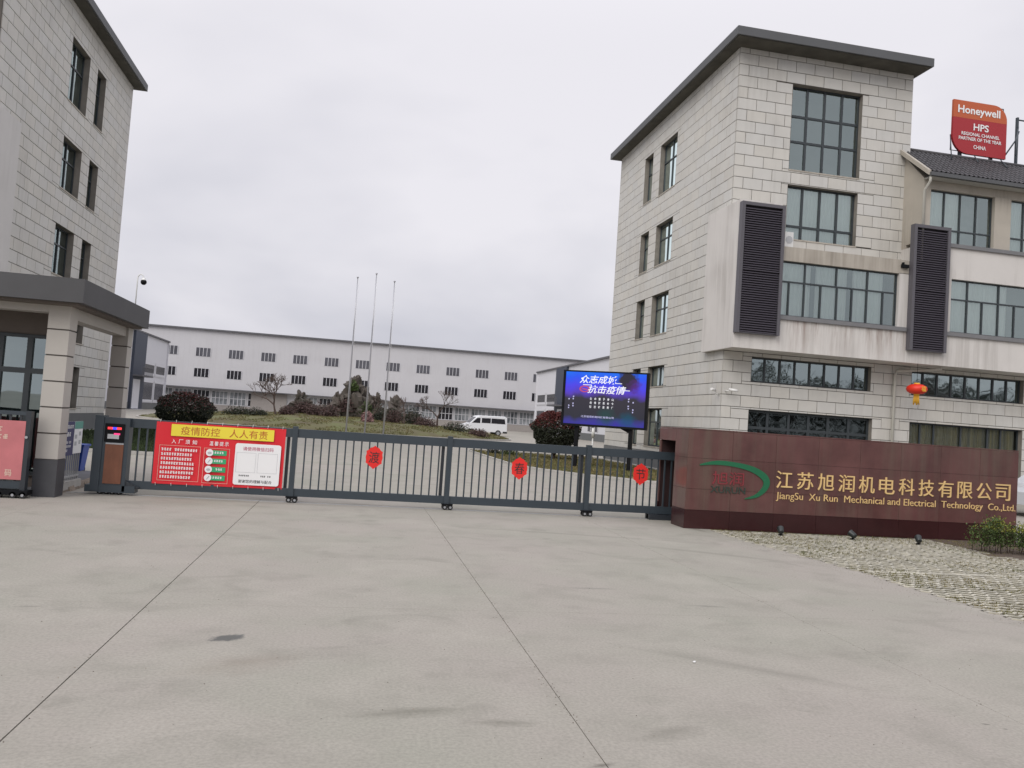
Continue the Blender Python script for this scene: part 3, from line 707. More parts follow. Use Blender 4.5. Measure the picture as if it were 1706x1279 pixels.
            sm_.hexa([F0.p(0, 0, .035), F0.p(ww, 0, .035), F0.p(ww, .10, -.035), F0.p(0, .10, -.035), F0.p(0, 0, .055), F0.p(ww, 0, .055), F0.p(ww, .10, -.005), F0.p(0, .10, -.005)])
            sme = sm_.mesh('slat', 'louver'); k = int((z1 - z0 - .25) / 0.084)
            for i in range(k): inst('slat', sme, lo, FB.p(a0 + w, n0 + .10, z0 + .08 + i * (z1 - z0 - .30) / (k - 1)))
            if True:
                mr = MB(); mr.fbox(FB, a0 + w, a1 - w, n0 + .1, n1 - .01, (z0 + z1) / 2 - .1, (z0 + z1) / 2 - .06); mr.build('mid_rail', 'louver', lo)
    else:
        box.build('projecting_storey', 'render_plain', b)
    return b, FA, FB

rb, FA, FB = office(13.39, 28.13, 1, 'four storey stone office building with tall dark louvers and a tiled wing, right', True)
lb, _, _ = office(-11.72, 27.23, -1, 'four storey beige stone office block rising behind the guard house on the left', False)

# wall box, camera, lamp, lantern
t = thing('air_conditioner', 'white air conditioner unit on the ledge beside the tall louver', 'air conditioner', (15.38, 27.55, 8.8))
a = MB(); a.box(15.16, 15.50, 27.30, 27.75, 8.87, 9.46); a.box(15.18, 15.24, 27.3, 27.75, 8.80, 8.87); a.box(15.42, 15.48, 27.3, 27.75, 8.80, 8.87); a.build('casing', 'white_plastic', t)
a = MB(); a.tube([(15.33, 27.29, 9.17), (15.33, 27.30, 9.17)], 0.14, 16); a.build('fan_grille', 'grey_print', t)
t = thing('security_camera', 'white bullet security camera on the front corner of the right office building', 'security camera', (13.39, 27.95, 3.4))
a = MB(); a.tube([(13.55, 27.9, 3.46), (13.80, 27.72, 3.42)], 0.055, 10); a.build('housing', 'white_plastic', t)
a = MB(); a.tube([(13.5, 28.1, 3.40), (13.5, 27.92, 3.40), (13.6, 27.88, 3.43)], 0.02, 8); a.build('bracket', 'white_plastic', t)
t = thing('security_camera', 'white bullet security camera on the side wall just behind the building corner', 'security camera', (13.3, 28.3, 3.35))
a = MB(); a.tube([(13.16, 28.25, 3.42), (12.92, 28.05, 3.44)], 0.05, 10); a.build('housing', 'white_plastic', t)
a = MB(); a.tube([(13.36, 28.3, 3.25), (13.2, 28.27, 3.28), (13.16, 28.26, 3.40)], 0.02, 8); a.build('bracket', 'white_plastic', t)

def lantern(x, y, z):
    t = thing('lantern', 'round red lantern with gold tassel hanging under the projecting white storey', 'lantern', (x, y, z))
    b = MB(); K = 14
    n0 = len(b.v); prof = [(-.19, .10), (-.17, .22), (-.10, .335), (0, .375), (.10, .335), (.17, .22), (.19, .10)]
    S = 28
    for zz, r in prof:
        for k in range(S):
            r2 = r * (1.0 if k % 2 else 0.955)
            b.v.append((x + r2 * math.cos(2 * math.pi * k / S), y + r2 * math.sin(2 * math.pi * k / S), z + zz))
    for i in range(len(prof) - 1):
        for k in range(S):
            q = (k + 1) % S; b.f.append((i * S + k, i * S + q, (i + 1) * S + q, (i + 1) * S + k)); b.m.append(0); b.sm.append(True)
    b.build('silk_body', 'lantern', t)
    b = MB(); b.tube([(x, y, z + .17), (x, y, z + .235)], .105, 14); b.build('top_cap', 'tassel', t)
    b = MB(); b.tube([(x, y, z - .17), (x, y, z - .23)], .105, 14); b.build('bottom_cap', 'tassel', t)
    b = MB()
    for k in range(16):
        a_ = 2 * math.pi * k / 16; b.tube([(x + .08 * math.cos(a_), y + .08 * math.sin(a_), z - .22), (x + .10 * math.cos(a_ + .1), y + .10 * math.sin(a_), z - .52 - .04 * (k % 3))], .016, 5)
    b.build('tassel', 'tassel', t)
    b = MB(); b.tube([(x, y, z + .23), (x, y, 4.94)], .008, 5); b.build('cord', 'black_metal', t)
    Fl = Frame((x - .12, y - .385, z - .12), (1, 0, 0), (0, -1, 0)); text('emblem', '福', Fl, 0.02, .22, .02, .22, 0, 'tassel', t, offset=.01)
lantern(20.72, 27.0, 3.98)

# roof sign on the ridge
t = thing('roof_sign', 'red and orange rounded company sign on a steel frame above the tiled roof', 'sign', (24.1, 28.5, 13.6))
FS = Frame((22.88, 28.45, 13.84), (1, 0, 0), (0, -1, 0)); SW, SH = 2.52, 2.18
def leaf_outline(w, h, r1, r2):
    P = [(0, h)]; 
    for k in range(9):
        a = math.pi / 2 * (1 - k / 8); P.append((w - r1 + r1 * math.cos(a), h - r1 + r1 * math.sin(a)))
    P.append((w, 0))
    for k in range(9):
        a = -math.pi / 2 - math.pi / 2 * k / 8; P.append((r2 + r2 * math.cos(a), r2 + r2 * math.sin(a)))
    return P
OL = leaf_outline(SW, SH, .62, .72)
def clip_poly(P, zc_, above):
    o = []
    for i in range(len(P)):
        a, b_ = P[i], P[(i + 1) % len(P)]
        ia, ib = (a[1] >= zc_) == above, (b_[1] >= zc_) == above
        if ia: o.append(a)
        if ia != ib:
            q = (zc_ - a[1]) / (b_[1] - a[1]); o.append((a[0] + q * (b_[0] - a[0]), zc_))
    return o
a = MB(); a.prism([FS.p(u, .10, z) for u, z in clip_poly(OL, 1.46, False)], FS.n * -.10); a.build('red_panel', 'sign_red', t)
a = MB(); a.prism([FS.p(u, .102, z) for u, z in clip_poly(OL, 1.462, True)], FS.n * -.10); a.build('orange_panel', 'orange', t)
text('lettering', 'Honeywell', FS, .20, 2.18, 1.56, 1.98, .115, 'white', t, offset=.022)
text('lettering', 'HPS', FS, .95, 1.66, 1.00, 1.29, .115, 'white', t, offset=.02)
text('lettering', 'REGIONAL CHANNEL', FS, .40, 2.18, .76, .90, .115, 'white', t, offset=.018)
text('lettering', 'PARTNER OF THE YEAR', FS, .28, 2.28, .56, .70, .115, 'white', t, offset=.018)
text('lettering', 'CHINA', FS, .98, 1.56, .24, .40, .115, 'white', t, offset=.014)
a = MB()
for u in (.5, 1.95): a.fbox(FS, u - .06, u + .06, -.12, -.02, -.38, .3)
a.tube([FS.p(0, -.03, .75), FS.p(-.42, .62, -.52)], .022, 6); a.tube([FS.p(2.52, -.03, .10), FS.p(3.05, .0, .9), FS.p(3.2, 0, 1.3)], .03, 6)
a.tube([FS.p(0.02, -.03, .75), FS.p(.02, -.03, .12), FS.p(.6, -.03, .12)], .02, 6)
a.tube([FS.p(2.0, -.03, SH - .04), FS.p(2.45, -.03, SH - .04), FS.p(2.45, -.03, SH - .3)], .02, 6)
a.tube([FS.p(1.1, -.03, .1), FS.p(.8, .62, -.5)], .02, 6); a.tube([FS.p(2.3, -.03, .1), FS.p(2.15, .62, -.55)], .02, 6)
a.build('steel_frame', 'gate', t)
t = thing('sign_frame', 'bare dark steel upright with a sloping brace on the roof, right edge', 'sign frame', (25.95, 28.5, 13.5))
a = MB(); a.fbox(FS, 3.12, 3.20, -.12, -.02, -.3, 1.9); a.tube([FS.p(3.16, 0, 1.5), FS.p(2.62, .5, .05)], .025, 6); a.tube([FS.p(3.2, -.05, 1.8), FS.p(4.6, -.05, 1.8)], .03, 6); a.build('upright', 'gate', t)

# ================================================================== granite sign wall
t = wall = thing('sign_wall', 'polished maroon granite wall with gold company name to the right of the gate', 'wall', (9.4, 14.5, 0))
X0, X1, Y0, Y1 = 5.97, 12.93, 13.80, 15.22
a = MB(); a.box(X0 + .03, X1 - .03, Y0 + .03, 14.40, 0, 1.78); a.box(X0 + .03, X1 - .03, 14.40, Y1 - .02, 1.56, 1.78); a.box(6.9, X1 - .03, 14.42, Y1 - .02, 0, 1.56)
a.box(X0 + .03, 6.9, 15.16, Y1 - .02, 0, 1.56); a.build('core', 'granite_joint', t)
FW = Frame((X0, Y0, 0), (1, 0, 0), (0, -1, 0)); FE = Frame((X0, Y0, 0), (0, 1, 0), (-1, 0, 0))
def gslab(F, u0, u1, z0, z1, n0, n1, m):
    g = 0.0022; mb = MB(); mb.fbox(F, u0 + g, u1 - g, n0, n1, z0 + g, z1 - g); mb.build('granite_slab', m, t)
nu = 8; dw = (X1 - X0) / nu
for i in range(nu):
    gslab(FW, i * dw, (i + 1) * dw, 0.34, 0.72, -.03, 0.0, 'granite'); gslab(FW, i * dw, (i + 1) * dw, 0.72, 1.28, -.03, 0.0, 'granite')
    gslab(FW, i * dw, (i + 1) * dw, 1.28, 1.79, -.03, 0.0, 'granite')
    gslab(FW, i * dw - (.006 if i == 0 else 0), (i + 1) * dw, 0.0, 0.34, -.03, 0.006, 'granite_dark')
    gslab(Frame((X0, 0, 0), (1, 0, 0), (0, 0, 1)), i * dw, (i + 1) * dw, 0, 0, 0, 0, 'granite') if False else None
    cp = MB(); cp.box(X0 + i * dw + .002, X0 + (i + 1) * dw - .002, Y0, Y1, 1.792, 1.815); cp.build('coping_slab', 'granite', t)
for (u0, u1, z0, z1) in ((0, .60, 1.28, 1.79), (0, .60, .72, 1.28), (0, .60, .34, .72), (.60, 1.42, 1.56, 1.79), (1.34, 1.42, .34, 1.56)):
    gslab(FE, u0 + .0, u1, z0, z1, -.03, 0.0, 'granite')
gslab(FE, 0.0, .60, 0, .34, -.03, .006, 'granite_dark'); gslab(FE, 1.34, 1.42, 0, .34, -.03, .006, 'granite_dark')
for i, ch in enumerate('江苏旭润机电科技有限公司'):
    u_ = 1.765 + i * .4265; text('lettering', ch, FW, u_, u_ + .33, .815, 1.135, .001, 'gold', t, depth=.018, offset=0)
text('lettering', 'JiangSu  Xu Run  Mechanical and Electrical  Technology  Co.,Ltd.', FW, 1.78, 6.92, .575, .745, .001, 'gold', t, depth=.012, offset=-.006)
# company emblem: swoosh, two characters, five capitals
sw = MB()
SWPTS = [(.24, 1.16, .02), (.56, 1.215, .075), (.93, 1.20, .085), (1.27, 1.135, .105), (1.50, 1.02, .125), (1.575, .90, .125), (1.52, .765, .10), (1.37, .645, .06), (1.15, .585, .012)]
def cr_(P, K=5):
    o = []
    for i in range(len(P) - 1):
        a_, b_, c_, d_ = P[max(i - 1, 0)], P[i], P[i + 1], P[min(i + 2, len(P) - 1)]
        for k in range(K):
            t_ = k / K
            o.append(tuple(.5 * (2 * b_[m] + (c_[m] - a_[m]) * t_ + (2 * a_[m] - 5 * b_[m] + 4 * c_[m] - d_[m]) * t_ ** 2 + (-a_[m] + 3 * b_[m] - 3 * c_[m] + d_[m]) * t_ ** 3) for m in range(3)))
    return o + [P[-1]]
PT = cr_(SWPTS)
for k in range(len(PT) - 1):
    q = []
    for (u_, z_, w_), (du, dz) in ((PT[k], (PT[k + 1][0] - PT[max(k - 1, 0)][0], PT[k + 1][1] - PT[max(k - 1, 0)][1])), (PT[k + 1], (PT[min(k + 2, len(PT) - 1)][0] - PT[k][0], PT[min(k + 2, len(PT) - 1)][1] - PT[k][1]))):
        L_ = math.hypot(du, dz) or 1; q.append(((u_ - dz / L_ * w_ / 2, z_ + du / L_ * w_ / 2), (u_ + dz / L_ * w_ / 2, z_ - du / L_ * w_ / 2)))
    (a1, b1), (a2, b2) = q
    sw.hexa([FW.p(p_[0], n_, p_[1]) for n_ in (.001, .016) for p_ in (a1, a2, b2, b1)])
sw.build('emblem_swoosh', 'green', t)
text('lettering', '旭润', FW, .50, 1.12, .82, 1.06, .001, 'logo_red', t, depth=.01, offset=.002)
text('lettering', 'XURUN', FW, .47, 1.16, .67, .79, .001, 'logo_dark', t, depth=.01, offset=.012)
# solid block in the gate opening, inner shade put into its near-black colour
a = MB(); a.box(6.4, 6.88, 14.45, 15.1, .05, 1.5); a.build('recess_shade', 'room_dark', t)

# ground spotlights
SPOT = [(7.58, 13.27, 'small black ground spotlight nearest the left end of the granite wall'),
        (8.90, 13.12, 'small black ground spotlight in the middle, below the gold lettering'),
        (10.03, 12.85, 'small black ground spotlight nearest the shrub by the granite wall')]
for i, (x, y, lab) in enumerate(SPOT):
    t = thing('ground_spotlight', lab, 'spotlight', (x, y, 0), group='ground spotlights aimed at the granite wall')
    r = random.Random(i); yaw = r.uniform(-.5, .5)
    d = Vector((math.sin(yaw), math.cos(yaw), .55)).normalized()
    c = Vector((x, y, .105))
    a = MB(); a.tube([c - d * .07, c - d * .05, c + d * .05, c + d * .06], [.03, .05, .056, .062], 12); a.build('lamp_head', 'lamp_metal', t)
    a = MB(); a.tube([c + d * .061, c + d * .063], .052, 12); a.build('lens', 'fglass', t)
    a = MB(); a.tube([(x, y, 0), (x, y, .06)], .012, 6); a.box(x - .035, x + .035, y - .02, y + .02, 0.02, .035); a.build('spike', 'black_metal', t)

# ================================================================== turf pavers
turf_pts = [(6.96, -9), (6.96, 7.2), (6.91, 9.8), (6.55, 12.2), (6.49, 13.77), (22, 13.77), (22, -9)]
setting(sheet('verge', turf_pts, 0.002, 'paver_soil'))
def left_edge(y):
    P = [(-9, 6.93), (7.2, 6.93), (9.8, 6.88), (12.2, 6.52), (13.77, 6.46)]
    for i in range(len(P) - 1):
        if P[i][0] <= y <= P[i + 1][0]:
            q = (y - P[i][0]) / (P[i + 1][0] - P[i][0]); return P[i][1] * (1 - q) + P[i + 1][1] * q
    return 6.93
UW, UD = 0.36, 0.26
def unit(ox=0, oy=0, mb=None, dz=0.0, S=6):
    mb = mb or MB()
    for r in range(2):
        yb = oy + r * UD / 2 + .065; ph = math.pi * r
        pts = []
        for k in range(S + 1):
            x = UW * k / S; pts.append((ox + x, yb + .030 * math.cos(2 * math.pi * x / .18 + ph)))
        for k in range(S):
            (xa, ya), (xb, yb_) = pts[k], pts[k + 1]; h = .0225; zt = 0.013 + dz
            mb.quad((xa, ya - h, zt), (xb, yb_ - h, zt), (xb, yb_ + h, zt), (xa, ya + h, zt))
            mb.quad((xa, ya - h, -.02), (xb, yb_ - h, -.02), (xb, yb_ - h, zt), (xa, ya - h, zt))
    return mb
pv = setting(MB().build('turf_paving', 'paver')) if False else None
cells = []
y = 13.62 - UD
row = 0
while y > 4.6:
    x = left_edge(y) - .05 - .06 * random.random()
    while x < 17.5:
        bed = y > 11.55 - (x - 10.6) * .22 and x > 10.5     # planted bed at the right
        if not bed:
            cells.append((px_area(Vector((x + UW / 2, y + UD / 2, 0)), Vector((0, 0, 1)), UW, UD), x, y))
        x += UW + .006
    y -= UD + .005; row += 1
cells = [c for c in cells if c[0] > 0]
cells.sort(key=lambda c: -c[0])
paving = thing('turf_paving', 'cream open concrete paving with grass in its gaps before the granite wall', 'paving', (9, 10, 0))
del paving['category'], paving['label']; paving['kind'] = 'structure'
ume = unit(S=8).mesh('turf_paver', 'paver'); rest = MB(); rr_ = random.Random(5)
for i, (a_, x, y) in enumerate(cells):
    if i < 298:
        o = inst('turf_paver', ume, paving, (x, y, rr_.uniform(-.003, .003)))
    else: unit(x, y, rest, rr_.uniform(-.003, .003))
stuff(rest.build('turf_paver_field', 'paver', paving))
a = MB(); a.box(6.93, 18, 9.86, 9.92, -.02, .014); a.build('edging_strip', 'paver', paving)
# tufts between the ribs
def tufts(name, gen, n, hmin, hmax, m, wid=.006, seed=1):
    r = random.Random(seed); mb = MB()
    for _ in range(n):
        p = gen(r)
        if p is None: continue
        x, y, z = p
        for _k in range(3):
            a_ = r.uniform(0, 6.28); h = r.uniform(hmin, hmax); lx, ly = r.uniform(-.5, .5) * h, r.uniform(-.5, .5) * h
            dx, dy = math.cos(a_) * wid, math.sin(a_) * wid; qx, qy = x + r.uniform(-.02, .02), y + r.uniform(-.02, .02)
            mb.tri((qx - dx, qy - dy, z), (qx + dx, qy + dy, z), (qx + lx, qy + ly, z + h))
    return tag(stuff(mb.build(name, m)), '', '')
def gen_pave(r):
    y = r.uniform(5.5, 13.7); x = left_edge(y) + (r.random() ** 1.3) * 8
    if noise.noise(Vector((x * .9, y * .9, 3))) < -0.05 + .2 * (12 - y) / 6 - .25 * (y > 12.8): return None
    return (x, y, .002)
def untag(o):
    for k in ('category',):
        if k in o: del o[k]
    return o
o = tufts('paver_grass', gen_pave, 14000, .012, .03, 'blade', .007, 4); o['label'] = 'sparse green and straw coloured grass in the paver gaps'; o['category'] = 'grass'
# planted bed soil + shrub at the wall's right end
bedpts = [(10.5, 13.77), (10.5, 11.55), (12, 11.22), (14, 10.8), (18, 10.0), (18, 13.77)]
setting(sheet('planting_bed', bedpts, 0.006, 'soil'))

def leaves(mb, gen, n, size, r, mats=1, up=.3):
    for _ in range(n):
        p, mi = gen(r)
        if p is None: continue
        d = Vector((r.gauss(0, 1), r.gauss(0, 1), r.gauss(0, 1) + up)).normalized()
        a_ = d.orthogonal().normalized(); b_ = d.cross(a_); s_ = size * r.uniform(.6, 1.3)
        c = Vector(p); mb.quad(c - a_ * s_, c - b_ * s_ * .55, c + a_ * s_, c + b_ * s_ * .55, mi)

t = thing('shrub', 'low bushy green shrub with yellow tips at the right end of the granite wall', 'shrub', (11.2, 12.3, 0))
a = MB(); lv = MB(); r = random.Random(21)
STEM = []
for k in range(44):
    x = 10.78 + (k / 44) * 2.6 + r.uniform(-.06, .06); y = 12.35 - (x - 10.6) * .12 + r.uniform(-.16, .16); h = r.uniform(.34, .50) + (.08 if 10.9 < x < 11.6 else 0)
    tp = (x + r.uniform(-.1, .1), y + r.uniform(-.08, .08), h); a.tube([(x, y, 0), ((x + tp[0]) / 2 + r.uniform(-.03, .03), y, h * .5), tp], [.008, .006, .003], 4); STEM.append(((x, y, 0), tp))
a.build('stems', 'bark', t)
def g1(r):
    b0, tp = r.choice(STEM); q = r.uniform(.28, 1.05); x = b0[0] + (tp[0] - b0[0]) * q + r.gauss(0, .055); y = b0[1] + (tp[1] - b0[1]) * q + r.gauss(0, .055)
    z = tp[2] * q + r.gauss(0, .03)
    mi = 1 if (z > .38 and 11.05 < x < 11.85 and r.random() < .7) or (z > .4 and r.random() < .3) else 0
    return (x, y, z), mi
leaves(lv, g1, 11000, .021, r); lv.build('foliage', ['leaf_green', 'leaf_yellow'], t)
a = MB(); a.ball((11.02, 11.52, .03), .035, 8, 6, sc=(1, .8, .7), jit=.5); tag(a.build('litter', 'litter'), 'small crumpled white scrap on the soil in front of the shrub', 'litter')
a = MB(); a.ball((2.62, 5.72, .008), .011, 7, 5, sc=(1.2, .8, .6), jit=.5); tag(a.build('litter', 'litter'), 'tiny white scrap lying on the open concrete driveway', 'litter')

# ================================================================== sliding gate
g = thing('sliding_gate', 'closed slate grey sliding gate across the driveway, on wheels', 'gate', (1.0, 15.0, 0))
GY = 15.0
posts = [-1.03, 1.77, 4.46]
def rail(x0, x1):
    a = MB(); a.box(x0, x1, GY - .035, GY + .035, 1.165, 1.32); a.build('top_rail', 'gate', g)
    a = MB(); a.box(x0, x1, GY - .035, GY + .035, .11, .25); a.build('bottom_rail', 'gate', g)
segs = [(-3.79, -1.075), (-.985, 1.725), (1.815, 4.415), (4.505, 6.85)]
pm = MB(); pm.box(-.013, .013, -.013, .013, 0, .919); pme = pm.mesh('picket', 'gate')
for (x0, x1) in segs:
    rail(x0, x1)
    k = max(2, round((x1 - x0) / .139))
    for i in range(1, k): inst('picket', pme, g, (x0 + (x1 - x0) * i / k, GY, .248))
for x in posts:
    a = MB(); a.box(x - .046, x + .046, GY - .06, GY + .06, .10, 1.36); a.build('post', 'gate', g)
    a = MB(); a.box(x - .14, x - .085, GY + .036, GY + .10, .12, 1.30); a.build('rear_post', 'gate_dark', g)
def caster(x, n=2):
    a = MB(); a.box(x - .10, x + .10, GY - .09, GY + .09, .085, .115); a.box(x - .08, x - .05, GY - .07, GY - .055, .04, .09); a.box(x + .05, x + .08, GY - .07, GY - .055, .04, .09)
    tr = a.build('caster', 'black_metal', g)
    for dx in ((-.045, .06) if n == 2 else (0,)):
        for dy in (-.055, .055):
            w_ = MB(); w_.tube([(x + dx, GY + dy - .02, .048), (x + dx, GY + dy + .02, .048)], .048, 14); w_.build('wheel', 'rubber', tr)
            w_ = MB(); w_.tube([(x + dx, GY + dy - .023, .048), (x + dx, GY + dy - .0205, .048)], .022, 10); w_.build('hub', 'steel', tr)
for x in posts: caster(x + .02)
caster(-4.14); caster(-3.94)
a = MB(); a.box(5.72, 5.86, GY - .05, GY + .05, 0, .11); a.box(5.72, 7.2, GY - .12, GY + .12, .0, .10); a.build('guide_shoe', 'gate_dark', g)
# drive cabinet
a = MB(); a.box(-4.34, -4.20, GY - .13, GY + .13, .06, 1.345); a.box(-4.20, -3.83, GY - .11, GY + .11, .06, 1.32); a.box(-3.83, -3.785, GY - .12, GY + .12, .06, 1.32)
a.box(-4.42, -3.62, GY - .12, GY + .12, .04, .16); a.build('drive_cabinet', 'gate', g)
a = MB(); a.prism([(-3.79, GY - .10, .05), (-3.55, GY - .10, .14), (-3.79, GY - .10, .24)], (0, .2, 0)); a.build('skid_plate', 'gate_dark', g)
a = MB(); a.box(-4.175, -3.86, GY - .125, GY - .112, .90, 1.215); dsp = a.build('display', 'black_metal', g)
FD = Frame((-4.175, GY - .125, .90), (1, 0, 0), (0, -1, 0))
Mred, Mblu, Mpk = emis('red_led', (1.0, .04, .05), 1.3), emis('blue_led', (.05, .06, 1.0), 1.3), emis('pink_led', (1.0, .05, .25), 1.0)
for (u0, u1, m_) in ((.045, .125, Mred), (.125, .19, Mblu), (.19, .265, Mred)):
    a = MB(); a.fbox(FD, u0, u1, 0, .006, .215, .255); a.build('beacon', m_, dsp)
a = MB(); a.fbox(FD, .05, .235, 0, .004, .055, .135); a.build('lamp_strip', 'grey_print', dsp)
a = MB(); a.fbox(FD, .15, .25, 0.004, .006, .125, .155); a.build('lamp_strip', Mpk, dsp)
a = MB(); a.box(-4.145, -3.855, GY - .122, GY - .112, .19, .86); a.build('cabinet_panel', 'copper', g)
a = MB(); a.box(-4.145, -3.855, GY - .124, GY - .112, .862, .885); a.build('panel_trim', 'steel', g)
a = MB(); a.box(-6.0, 7.2, GY - .012, GY + .012, -.001, .006); rl = a.build('guide_rail', 'steel'); rl['kind'] = 'structure'

# banner fixed to the gate
bn = thing('banner', 'red epidemic notice banner with a yellow title strip tied to the gate', 'banner', (-2.3, 14.94, .22))
FBn = Frame((-3.37, 14.945, .225), (1, 0, 0), (0, -1, 0)); BW, BH = 2.18, 1.075
a = MB(); nx, nz_ = 40, 8
def bz(u, z): return .012 * math.sin(u * 5.3 + z * 2) * math.sin(z * 2.4 + .5) + .004 * math.sin(u * 17)
for i in range(nx):
    for j in range(nz_):
        c4 = [(i, j), (i + 1, j), (i + 1, j + 1), (i, j + 1)]
        a.quad(*[FBn.p(BW * p / nx, bz(BW * p / nx, BH * q / nz_) - .012, BH * q / nz_) for p, q in c4])
a.build('fabric', 'red', bn)
def panel(name, F, u0, u1, z0, z1, n, m, parent, r=.03, local=False):
    P = []
    for (cx, cz, a0) in ((u1 - r, z1 - r, 0), (u0 + r, z1 - r, 90), (u0 + r, z0 + r, 180), (u1 - r, z0 + r, 270)):
        for k in range(5):
            an = math.radians(a0 + 90 * k / 4); P.append(F.p(cx + r * math.cos(an), n, cz + r * math.sin(an)))
    b_ = MB(); b_.poly(P); return b_.build(name, m, parent, local)
def outline(name, F, u0, u1, z0, z1, n, m, parent, w=.006, local=False):
    b_ = MB()
    for (a0, a1, c0, c1) in ((u0, u1, z0, z0 + w), (u0, u1, z1 - w, z1), (u0, u0 + w, z0 + w, z1 - w), (u1 - w, u1, z0 + w, z1 - w)):
        b_.quad(F.p(a0, n, c0), F.p(a1, n, c0), F.p(a1, n, c1), F.p(a0, n, c1))
    return b_.build(name, m, parent, local)
ZB = .006
panel('title_strip', FBn, .25, 1.98, .84, 1.045, ZB, 'yellow', bn, .01)
text('lettering', '疫情防控', FBn, .41, 1.06, .868, 1.015, ZB + .002, 'title', bn, offset=0)
text('lettering', '人人有责', FBn, 1.22, 1.87, .868, 1.015, ZB + .002, 'title', bn, offset=0)
for i, ch in enumerate('入厂须知'): text('lettering', ch, FBn, .27 + i * .115, .345 + i * .115, .71, .785, ZB, 'white', bn, offset=.008)
for i, ch in enumerate('温馨提示'): text('lettering', ch, FBn, .90 + i * .085, .965 + i * .085, .71, .785, ZB, 'white', bn, offset=.008)
outline('text_frame', FBn, .08, .76, .06, .675, ZB, 'pink_text', bn); outline('text_frame', FBn, .82, 1.25, .05, .665, ZB, 'pink_text', bn)
marks('small_print', FBn, .115, .73, .085, .64, ZB + .001, 7, 'white', bn, cw=.043, seed=2, last=.85)
for i in range(4):
    zc_ = .585 - i * .146
    panel('tip_label', FBn, .96, 1.20, zc_ - .045, zc_ + .045, ZB + .001, 'greenp', bn, .006)
    marks('small_print', FBn, .995, 1.19, zc_ - .03, zc_ + .035, ZB + .003, 1, 'white', bn, cw=.04, seed=i)
    d_ = MB(); d_.poly([FBn.p(.915 + .062 * math.cos(k * math.pi / 10), ZB + .004, zc_ + .062 * math.sin(k * math.pi / 10)) for k in range(20)]); d_.build('tip_icon', 'white', bn)
    d_ = MB()
    if i % 2 == 0: d_.poly([FBn.p(.915 + .036 * math.cos(k * math.pi / 6), ZB + .006, zc_ - .005 + .022 * math.sin(k * math.pi / 6)) for k in range(12)])
    else: d_.quad(FBn.p(.89, ZB + .006, zc_ - .03), FBn.p(.90, ZB + .006, zc_ - .035), FBn.p(.945, ZB + .006, zc_ + .02), FBn.p(.93, ZB + .006, zc_ + .03))
    d_.build('tip_icon_mark', 'grey_print', bn)
panel('white_card', FBn, 1.34, 2.12, .05, .78, ZB, 'white', bn, .04)
text('lettering', '请使用微信扫码', FBn, 1.47, 1.99, .655, .725, ZB + .002, 'purple_text', bn, offset=0.003)
outline('code_frame', FBn, 1.37, 1.70, .27, .62, ZB + .002, 'grey_print', bn, .004); outline('code_frame', FBn, 1.735, 2.07, .27, .62, ZB + .002, 'grey_print', bn, .004)
marks('small_print', FBn, 1.43, 1.63, .19, .235, ZB + .002, 1, 'black', bn, cw=.03, seed=31); marks('small_print', FBn, 1.80, 2.0, .19, .235, ZB + .002, 1, 'black', bn, cw=.03, seed=32)
text('lettering', '谢谢您的理解与配合', FBn, 1.43, 2.0, .085, .145, ZB + .002, 'black', bn, offset=.005)
d_ = MB()
for k in range(9):
    for z_, zz in ((BH - .01, BH + .045), (.02, -.03)):
        u_ = .06 + k * (BW - .12) / 8; d_.tube([FBn.p(u_, .004, z_), FBn.p(u_ + .004, .0, zz)], .004, 4)
d_.build('cable_ties', 'white_plastic', bn)['kind'] = 'stuff'

# festival paper cut-outs
def cutout(ch, x, z, lab, tilt):
    t = thing('paper_cutout', lab, 'paper decoration', (x, 14.955, z), group='red paper cut-outs on the gate pickets')
    t.rotation_euler = (0, tilt, 0)
    P = [(0, .215), (.045, .18), (.075, .175), (.11, .13), (.148, .11), (.142, .06), (.155, 0), (.142, -.06), (.145, -.105), (.10, -.13), (.07, -.165), (.045, -.175), (0, -.215)]
    P = P + [(-a_, b_) for a_, b_ in P[-2:0:-1]]
    b = MB(); b.prism([(u_, 0, z_) for u_, z_ in P], (0, .004, 0)); b.build('paper', 'paper_red', t, True)
    Fc = Frame((0, 0, 0), (1, 0, 0), (0, -1, 0)); text('lettering', ch, Fc, -.095, .095, -.105, .105, .002, 'black', t, offset=.003, local=True)
cutout('渡', .395, .89, 'red diamond paper cut-out left of the others, over the wide middle panel', .03)
cutout('春', 3.11, .84, 'red diamond paper cut-out in the middle, seen against the yellow lawn', -.02)
cutout('节', 5.52, .86, 'red diamond paper cut-out at the right, next to the granite wall', .02)

# ================================================================== guard house
gh = thing('guard_house', 'small guard house with flat grey canopy on panelled pillars at the left', 'guard house', (-5.6, 15.5, 0))
a = MB(); a.box(-10.5, -4.35, 13.75, 17.85, 3.12, 3.50); a.build('canopy', 'canopy', gh)
a = MB(); a.box(-10.4, -4.45, 13.85, 17.75, 3.085, 3.12); a.build('soffit', 'canopy_soffit', gh)
a = MB(); a.box(-10.4, -4.66, 14.17, 14.48, 2.97, 3.085); a.box(-4.94, -4.665, 14.48, 17.75, 2.90, 3.085); a.build('beam', 'pillar', gh)
def pillar(x0, x1, y0, y1):
    p = MB(); p.box(x0 + .012, x1 - .012, y0 + .012, y1 - .012, 0, 3.085); po = p.build('pillar', 'joint', gh)
    zs_ = [.6, 1.02, 1.44, 1.86, 2.28, 2.70, 3.084]
    for i in range(6):
        q = MB(); q.box(x0, x1, y0, y1, zs_[i] + (.012 if i else .01), zs_[i + 1] - .012 * (i < 5)); q.build('pillar_panel', 'pillar', po)
    q = MB(); q.box(x0 - .01, x1 + .01, y0 - .01, y1 + .01, 0, .598); q.build('pillar_base', 'pillar_dark', po)
